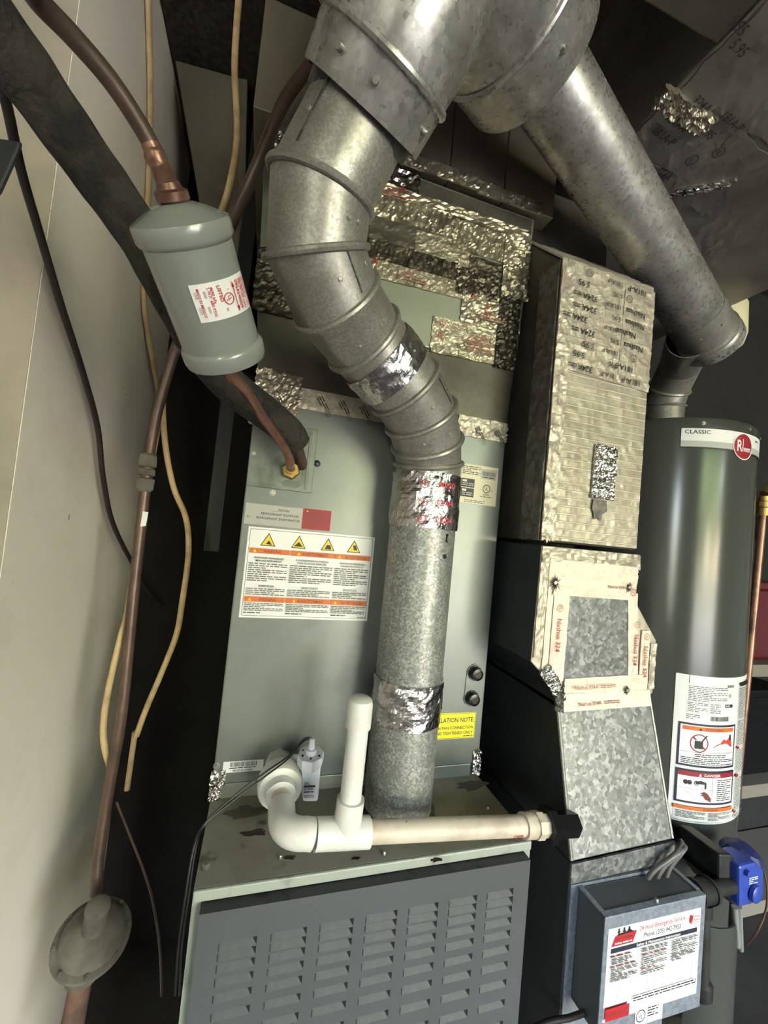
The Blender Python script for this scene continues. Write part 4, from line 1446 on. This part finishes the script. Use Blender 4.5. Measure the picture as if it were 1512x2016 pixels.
label('service_sticker', cb, planar((bx0 + .0060, -.0526, .6500), (1, 0, 0), (0, 0, 1)), S, LHt, it, lab='white paper service sticker with red and black print')
label('listing_sticker', cb, planar((.594, -.0529, .6310), (1, 0, 0), (0, 0, 1)), .050, .024, [('ul', .010, .0125, .0085, 'black'), ('lines', .022, .008, .042, .022, 4, 'black')])

# grey cable loops behind the box
cl = thing('cable_loops', 'bundle of grey cable loops tucked behind the control box top', 'cable', (.70, .0, .79))
for k in range(3):
    o = .010 * k
    b = MB()
    pts = [Vector((.650 + .018 * k, -.009 - .002 * k, .775)), Vector((.664 + .016 * k, -.014, .800)), Vector((.700 + .008 * k, -.018, .822 + .002 * k)), Vector((.728 + .003 * k, -.006, .828 - .004 * k)), Vector((.733 - .002 * k, .008, .812 - .004 * k)), Vector((.722 - .004 * k, .004, .790))]
    b.tube(smooth_path(pts), .0036, 10)
    b.build('loop', 'cable_grey', cl)
b = MB()
b.tube(smooth_path([ay(1040, 2030, .0), ay(1080, 2012, -.01), ay(1120, 2004, -.02), Vector((.5305, -.03, ay(1135, 1998, -.03).z))]), .004, 10)
tag(b.build('power_whip', 'cable_black'), 'black cable entering the lower left side of the control box', 'cable')

# ================================================================== PVC DRAIN LINE
pv = thing('drain_line', 'white PVC condensate drain with elbow, tee, capped riser and horizontal run', 'drain pipe', (.1, .0, FH))
R0 = .01335
cA = Vector((.0930, CY, .910))
eC = Vector((.0930, .0, .910))
xE = .4372
dz = (.8824 - .910) / (xE - .0930)
hd = Vector((1, 0, dz)).normalized()


def hx(x):
    return Vector((x, .0, .910 + dz * (x - .093)))


b = MB()
b.lathe(cA, (0, -1, 0), [(0, .0200), (.018, .0200), (.018, .0185), (.030, .0175)], 8, smooth=False)
b.build('threaded_adapter', 'pvc', pv)
b = MB()
b.lathe(cA + Vector((0, -.030, 0)), (0, -1, 0), [(0, .0170), (.008, .0200), (.010, .0295), (.014, .0310), (.034, .0310), (.038, .0290), (.040, .0215)], 24)
b.build('union_nut', 'pvc', pv)
b = MB()
b.lathe(cA + Vector((0, -.070, 0)), (0, -1, 0), [(0, .0212), (.014, .0205), (.014, .014)], 28)
b.build('union_end', 'pvc', pv)
b = MB()
b.tube([cA + Vector((0, -.08, 0)), eC + Vector((0, .040, 0))], R0, 24)
b.build('stub_pipe', 'pvc_old', pv)
ring_pts = [eC + Vector((0, .047, 0)), eC + Vector((0, .030, 0))]
arc = [eC + Vector((.026 - .026 * math.cos(a), .026 - .026 * math.sin(a), dz * .01)) for a in [i * math.pi / 2 / 8 for i in range(9)]]
b = MB()
b.tube([eC + Vector((0, .050, 0))] + arc + [hx(.1275)], .0173, 28)
b.build('elbow', 'pvc', pv)
b = MB()
b.tube([hx(.126), hx(.135)], .0145, 24)
b.build('joint_gap', 'cable_grey', pv)
b = MB()
b.tube([hx(.1312), hx(.1990)], .0176, 28)
tee = hx(.1695)
b.tube([tee, tee + Vector((.0012, 0, .024)), tee + Vector((.002, 0, .0415))], [.0172, .0172, .0172], 28)
b.build('tee', 'pvc', pv)
b = MB()
b.tube([tee + Vector((.0015, 0, .030)), Vector((.1722, 0, 1.050))], R0, 24)
b.build('riser_pipe', 'pvc', pv)
b = MB()
b.lathe(Vector((.1718, 0, 1.0330)), (.002, 0, 1), [(0, .0138), (.0, .0160), (.028, .0160), (.034, .0148), (.0375, .010), (.038, .001)], 28)
b.build('riser_cap', 'pvc', pv)
b = MB()
b.tube([hx(.196), hx(.440)], R0, 24)
run = b.build('horizontal_pipe', 'pvc_old', pv)
label('pipe_print', run, lambda u, v, n: hx(.404 + u) + Vector((0, -math.cos(v / R0) * (R0 + .0002 + n), math.sin(v / R0) * (R0 + .0002 + n))), .02, .01, [('text', 'CAER', .0, -.0075, .0048, 'inkred'), ], base=None)
b = MB()
b.lathe(hx(.428), hd, [(0, .0165), (.016, .0165), (.016, .0150), (.020, .0150)], 28)
b.build('adapter', 'pvc_old', pv)
b = MB()
b.lathe(hx(.447), hd, [(0, .0180), (.011, .0180), (.011, .0155), (.020, .0155)], 8, smooth=False)
b.build('hex_shoulder', 'pvc_old', pv)
b = MB()
b.lathe(hx(.466), hd, [(0, .0240), (.011, .0240), (.011, .017), (.052, .017)], 6, smooth=False)
b.build('locknut', 'black_plastic', pv)

# ================================================================== FLOAT SWITCH
fs_ = thing('float_switch', 'white overflow float switch with black wires beside the drain union', 'float switch', (.14, .10, .88))
SY = .100
c = Vector((.1335, SY, .0))
b = MB()
b.hexa([(.1265, SY - .010, .886), (.1485, SY - .010, .884), (.1485, SY + .010, .884), (.1265, SY + .010, .886), (.1195, SY - .011, .937), (.1480, SY - .011, .935), (.1480, SY + .011, .935), (.1195, SY + .011, .937)])
body = b.build('body', 'plastic_white', fs_, .003)
b = MB()
b.lathe((.1335, SY, .932), (-.06, -.15, 1), [(0, .0185), (.010, .0195), (.018, .0190), (.018, .001)], 8, smooth=False)
capo = b.build('cap', 'plastic_white', fs_, .001)
b = MB()
b.lathe((.1325, SY - .003, .949), (-.02, -.1, 1), [(0, .0075), (.008, .0075), (.008, .0046), (.024, .0040), (.024, .001)], 14)
b.build('wire_spout', 'plastic_white', capo)
for k in range(6):
    a = k * math.pi / 3 + .4
    b = MB()
    b.lathe((.1325 + .0135 * math.cos(a), SY - .003 + .0135 * math.sin(a), .9495), (-.06, -.15, 1), [(0, .0016), (.0012, .0016), (.0012, .0001)], 8)
    b.build('slot', 'black_plastic', capo)
b = MB()
b.tube([(.0945, .139, .914), (.112, .125, .930), (.122, SY + .004, .938)], .0048, 12)
b.build('arm', 'plastic_white', fs_)
label('switch_print', fs_, planar((.1275, SY - .0107, .889), (1, 0, -.05), (-.1, 0, 1)), .018, .03, [('rect', 0, .018, .0165, .0208, 'navy'), ('lines', .001, .0215, .008, .0255, 2, 'black'), ('lines', 0, .0145, .015, .0172, 1, 'grey'), ('lines', .0, .010, .014, .013, 1, 'black'), ('lines', .0, .003, .015, .0075, 2, 'grey')], base=None)
for k in range(2):
    o = .003 * k
    pts = [Vector((.1318, SY - .005, .972)), ay(598, 1459, .095) + Vector((0, 0, o)), ay(570, 1487 + 4 * k, .07), ay(520, 1522 + 8 * k, .045), ay(470, 1560 + 8 * k, .03), ay(405, 1619 + 3 * k, .015), ay(382 + 4 * k, 1668, .0), ay(366 + 6 * k, 1760, -.01), ay(352 + 6 * k, 1860, -.01), ay(345 + 8 * k, 1960, -.01)]
    b = MB()
    b.tube(smooth_path(pts), .0011, 8)
    b.build('wire', 'black_rubber', fs_)

# ================================================================== REFRIGERANT LINES AND FILTER DRIER
fd = thing('filter_drier', 'grey painted filter drier canister with small white and red sticker', 'filter drier', (-.045, -.09, 1.44))
dA = ad(354, 430, .318)
dB = ad(446, 704, .396)
dv = (dA - dB).normalized()
Ld = (dA - dB).length
DR = .0365
b = MB()
b.lathe(dB, dv, [(-.012, .006), (-.011, .012), (-.007, DR * .60), (-.0025, DR * .92), (-.0005, DR * 1.02), (.003, DR * 1.05), (.012, DR * 1.05), (.0145, DR * 1.02), (.016, DR * .965), (Ld - .016, DR * .965), (Ld - .0145, DR * 1.02), (Ld - .012, DR * 1.05), (Ld - .003, DR * 1.05), (Ld - .0005, DR * 1.02), (Ld + .001, DR * .93), (Ld + .007, DR * .60), (Ld + .010, .013), (Ld + .010, .001)], 64)
can = b.build('canister', 'drier', fd)
dT = dA + dv * .0095
b = MB()
b.lathe(dT, dv, [(0, .0085), (.002, .0125), (.0075, .0125), (.009, .0095), (.013, .0080)], 24)
b.build('braze_ring', 'copper', fd)
for (s, a, r) in ((.018, -.9, .003), (.016, -.75, .0022), (Ld - .021, .15, .0028)):
    pass
# sticker wrapped on the canister
u = (CAM_POS - dA)
u = (u - dv * u.dot(dv)).normalized()
q = dv.cross(u)


def dfr(x, y, n):
    a = x / (DR * .965) - .30
    return dB + dv * (Ld * .40 + y) + (u * math.cos(a) + q * math.sin(a)) * (DR * .965 + .0004 + n)


w_, h_ = .052, .0285
it = [('lines', .002, .003, .011, .026, 2, 'ltgrey')]
cx = [(.0045, 'MADE IN MEXICO', .0018), (.0125, 'S.W.P. 680 PSIG', .0019), (.0150, '4690 kPa', .0019), (.0205, 'LISTED', .0023), (.0375, '095AH0009', .0026)]
ROT = []


def rotf(x, y, n):      # print runs along the canister, top towards the left
    return dfr(y, h_ - x, n)


label('sticker', can, dfr, w_, h_, it, curved=True, lab='white sticker with red print')
it2 = []
for (p, s, hgt) in cx:
    it2.append(('text', s, .003, p, hgt * 1.25, 'red', 'l', .022 if len(s) > 8 else None))
it2 += [('ul', .0145, .0280, .0046, 'red'), ('text', 'c', .007, .0285, .002, 'red'), ('text', 'us', .0205, .0235, .002, 'red'),
        ('rect', .0065, .0343, .0225, .0349, 'red'), ('poly', [(.003, .0346), (.0075, .0360), (.0075, .0332)], 'red'), ('poly', [(.0265, .0346), (.022, .0332), (.022, .0360)], 'red'), ('lines', .003, .0415, .026, .050, 4, 'pink')]
label('sticker_print', can, rotf, h_, w_, it2, base=None, thick=.0009)

ll = thing('liquid_line', 'bare copper liquid line running through the drier to the brass nut', 'copper line', ad(75, 0, .24))
pts = [ad(40, -60, .215), ad(75, 0, .232), ad(140, 68, .25), ad(215, 155, .270), ad(272, 240, .288), ad(305, 300, .300), ad(322, 342, .305), dT + dv * .004]
b = MB()
b.tube(smooth_path(pts), .0063, 18)
b.build('tube', 'copper_dark', ll)
b = MB()
b.tube(smooth_path([ad(296, 284, .297), ad(308, 312, .301), ad(322, 342, .305), dT + dv * .008]), [.0066] * 4 + [.0078] * 4 + [.0072] * 4 + [.0076] * 4 + [.0078] * 3, 18)
b.build('dented_end', 'copper', ll)
bo = dB - dv * .008
pts = [bo, bo - dv * .012, ad(486, 772, .455), ad(515, 818, .505), ad(545, 858, .545), ad(562, 885, .570), ad(570, 905, .583), Vector((nut.x - .002, CY - .026, nut.z + .004)), Vector((nut.x, CY - .020, nut.z))]
b = MB()
b.tube(smooth_path(pts), .0062, 18)
b.build('tube', 'copper', ll)

sl = thing('suction_line', 'thick black foam insulated suction line crossing behind the drier', 'insulated line', ad(20, 100, .33))
pts = [ad(-60, 0, .31), ad(15, 95, .335), ad(150, 285, .385), ad(285, 480, .435), ad(390, 675, .485), ad(450, 755, .520), ad(520, 810, .555), ad(566, 848, .580), ad(582, 872, .598)]
sm = smooth_path(pts, 10)
b = MB()
n_ = len(sm)
b.tube(sm, [(.0255 - .0035 * i / n_) * (1 + .06 * noise.noise(p * 40)) for i, p in enumerate(sm)], 24)
b.build('foam_sleeve', 'foam', sl)
b = MB()
e_ = sm[-1]
dlast = (sm[-1] - sm[-3]).normalized()
b.tube([e_ - dlast * .02, e_ + dlast * .006, Vector((.080, CY - .010, 1.373)), Vector((.080, CY - .002, 1.371))], .0085, 16)
b.build('suction_tube', 'copper_old', sl)

# ================================================================== GAS LINE, CABLES ON THE LEFT
gl = thing('gas_line', 'brown gas pipe with union fitting standing along the white wall', 'gas pipe', (-.18, .33, .5))
GLY = .33
pth = [ay(612, 128, .10), ay(560, 200, .105), ay(505, 330, .125), ay(455, 440, .165), ay(390, 590, .25), ay(345, 690, .305), ay(312, 800, .325), ay(298, 870, GLY), ay(290, 930, GLY), ay(265, 1150, GLY), ay(240, 1400, GLY), ay(213, 1560, GLY), ay(195, 1680, GLY - .01), ay(190, 1760, GLY - .02)]
b = MB()
b.tube(smooth_path(pth), .0092, 18)
b.build('pipe', 'copper_old', gl)
uA, uB = ay(293, 893, GLY), ay(284, 968, GLY)
du = (uB - uA).normalized()
lu = (uB - uA).length
b = MB()
b.lathe(uA, du, [(0, .0105), (.004, .0155), (lu * .34, .0165), (lu * .36, .012)], 6, smooth=False)
b.lathe(uA + du * lu * .40, du, [(0, .0135), (.003, .0155), (lu * .16, .0155), (lu * .18, .0125)], 6, smooth=False)
b.lathe(uA + du * lu * .64, du, [(0, .012), (.002, .0165), (lu * .30, .0155), (lu * .36, .0105)], 6, smooth=False)
b.build('union', 'iron_dusty', gl)


st_ = ay(284, 1022, GLY - .0095)
MB().prism([st_ + Vector(q_) for q_ in ((-.004, 0, .014), (.005, 0, .013), (.004, 0, -.012), (-.005, 0, -.014))], (0, .0008, 0)).build('paper_tag', 'label_white', gl)


def cable(name, lab, pts, r, m, sq=1., cat='cable', group=None):
    b = MB()
    b.tube(smooth_path(pts), r, 12, squash=sq)
    return tag(b.build(name, m), lab, cat, group)


WX = -.292
cable('electrical_cable', 'yellowed cable running straight down the white wall, leftmost of the three', [ax(291, -60, WX), ax(292, 0, WX), ax(296, 200, WX), ax(292, 380, WX), ax(283, 570, WX), ax(292, 660, -.285), ax(306, 740, -.275), ax(318, 800, -.262)], .0065, 'cable_nm', .7, group='yellowed house cables')
cable('electrical_cable', 'yellowed cable hanging in front of the side duct, bowing out beside the gas pipe', [ay(478, -60, .22), ay(470, 0, .22), ay(462, 130, .22), ay(467, 260, .22), ay(455, 350, .23), ay(435, 420, .25), ay(385, 560, .33), ay(345, 680, .36), ay(322, 760, .37), ay(325, 870, .37), ay(342, 960, .37), ay(366, 1020, .37), ay(371, 1090, .37), ay(358, 1190, .37), ay(347, 1250, .37), ay(320, 1320, .37), ay(288, 1395, .37), ay(268, 1450, .37)], .0058, 'cable_nm', .8, group='yellowed house cables')
cable('electrical_cable', 'yellowed cable behind the gas pipe, curving along its lower left', [ay(320, 790, .38), ay(300, 900, .37), ay(282, 1000, .36), ay(266, 1100, .36), ay(257, 1160, .35), ay(250, 1210, .35), ay(236, 1260, .34), ay(215, 1350, .34), ay(204, 1420, .34), ay(206, 1470, .34), ay(220, 1520, .345)], .0056, 'cable_nm', .8, group='yellowed house cables')
cable('black_cable', 'thin black cable sagging across the white wall', [ax(-10, 120, -.26), ax(14, 210, -.26), ax(40, 330, -.265), ax(75, 450, -.27), ax(120, 600, -.272), ax(162, 730, -.275), ax(192, 840, -.276), ax(203, 940, -.276), ax(222, 1030, -.274), ax(262, 1112, -.26), ax(290, 1160, -.24), ax(320, 1190, -.22)], .0048, 'cable_black')
b = MB()
b.tube([ay(266, 1440, .40), ay(250, 1555, .40)], .005, 10)
tag(b.build('pipe_offcut', 'cable_nm'), 'short pale rod standing in the dark gap beside the gas pipe', 'rod')
cable('red_wire', 'thin brown wire running down the dark gap to the floor', [ay(230, 1580, .36), ay(258, 1650, .36), ay(285, 1720, .36), ay(302, 1780, .36), ay(315, 1870, .36), ay(318, 1960, .36)], .0022, 'copper_old')

rg = thing('gas_regulator', 'dusty round gas pressure regulator in the shadow at the lower left', 'gas regulator', (-.16, .27, .5))
rc = ay(182, 1846, .285)
up = Vector((.12, -.36, .92)).normalized()
b = MB()
b.lathe(rc, up, [(-.045, .018), (-.040, .030), (-.022, .046), (-.008, .050), (-.005, .055), (.003, .055), (.004, .047), (.012, .045), (.022, .036), (.030, .024), (.032, .018), (.032, .001)], 40)
b.build('diaphragm_body', 'iron_dusty', rg)
b = MB()
b.lathe(rc + up * .022, up, [(0, .0185), (.045, .0165), (.048, .0175), (.056, .0175), (.058, .014), (.058, .001)], 24)
tw = b.build('spring_tower', 'iron_dusty', rg)
for k in range(8):
    a = k * math.pi / 4 + .2
    uu = up.orthogonal().normalized()
    qq = up.cross(uu)
    dd_ = uu * math.cos(a) + qq * math.sin(a)
    screw_at(rc + up * .003 + dd_ * .051, up, rg, .0032, m='iron_dusty', h=.005)
n0 = ay(165, 1905, .270)
n1 = ay(140, 2030, .262)
b = MB()
b.tube([rc - up * .012, n0, n1, n1 + (n1 - n0) * .8], [.019, .0155, .0165, .0175], 20)
b.build('inlet_pipe', 'pipe_rust', rg)
b = MB()
b.lathe(n0 + (n0 - n1) * .12, (n1 - n0), [(0, .018), (.004, .023), (.024, .023), (.028, .018)], 20)
b.build('inlet_collar', 'iron_dusty', rg)

# dark bracket poking in at the left edge
b = MB()
q = [ay(-60, 262, -.1), ay(42, 277, -.1), ay(36, 296, -.1), ay(0, 376, -.1), ay(-60, 430, -.1)]
b.prism(q, (-.0, .004, 0))
tag(b.build('bracket', 'duct_side_dark', None, .002), 'dark grey bracket corner poking in at the left edge', 'bracket')

# ================================================================== BACKGROUND RIGHT
sh = thing('shelf_rack', 'pale shelf rack standing against the block wall right of the heater', 'shelf', (2.25, .66, 0))
for z in (.915, .475, .05):
    b = MB()
    b.box((1.80, .55, z - .045), (2.75, .84, z))
    b.build('shelf_board', 'shelf_white', sh, .002)
for (x, y) in ((2.71, .552), (2.71, .80), (1.80, .80)):
    b = MB()
    b.box((x, y, 0), (x + .035, y + .035, 1.6))
    b.build('post', 'shelf_white', sh)
for (x0, x1, z0, z1, m_, nm, lb) in ((1.84, 2.3, .917, 1.22, 'red_paint', 'tool_case', 'dark red tool case on the upper shelf behind the heater'), (1.86, 2.14, .477, .80, 'black_plastic', 'storage_bin', 'dark storage bin on the middle shelf behind the heater'), (2.17, 2.5, .477, .74, 'carton', 'carton', 'brown carton beside the dark bin on the middle shelf')):
    t = thing(nm, lb, nm.replace('_', ' '), ((x0 + x1) / 2, .7, z0))
    b = MB()
    b.box((x0, .60, z0), (x1, .80, z1 - .03))
    b.build('body', m_, t, .006)
    b = MB()
    b.box((x0 - .004, .596, z1 - .029), (x1 + .004, .804, z1))
    b.build('lid', m_, t, .004)
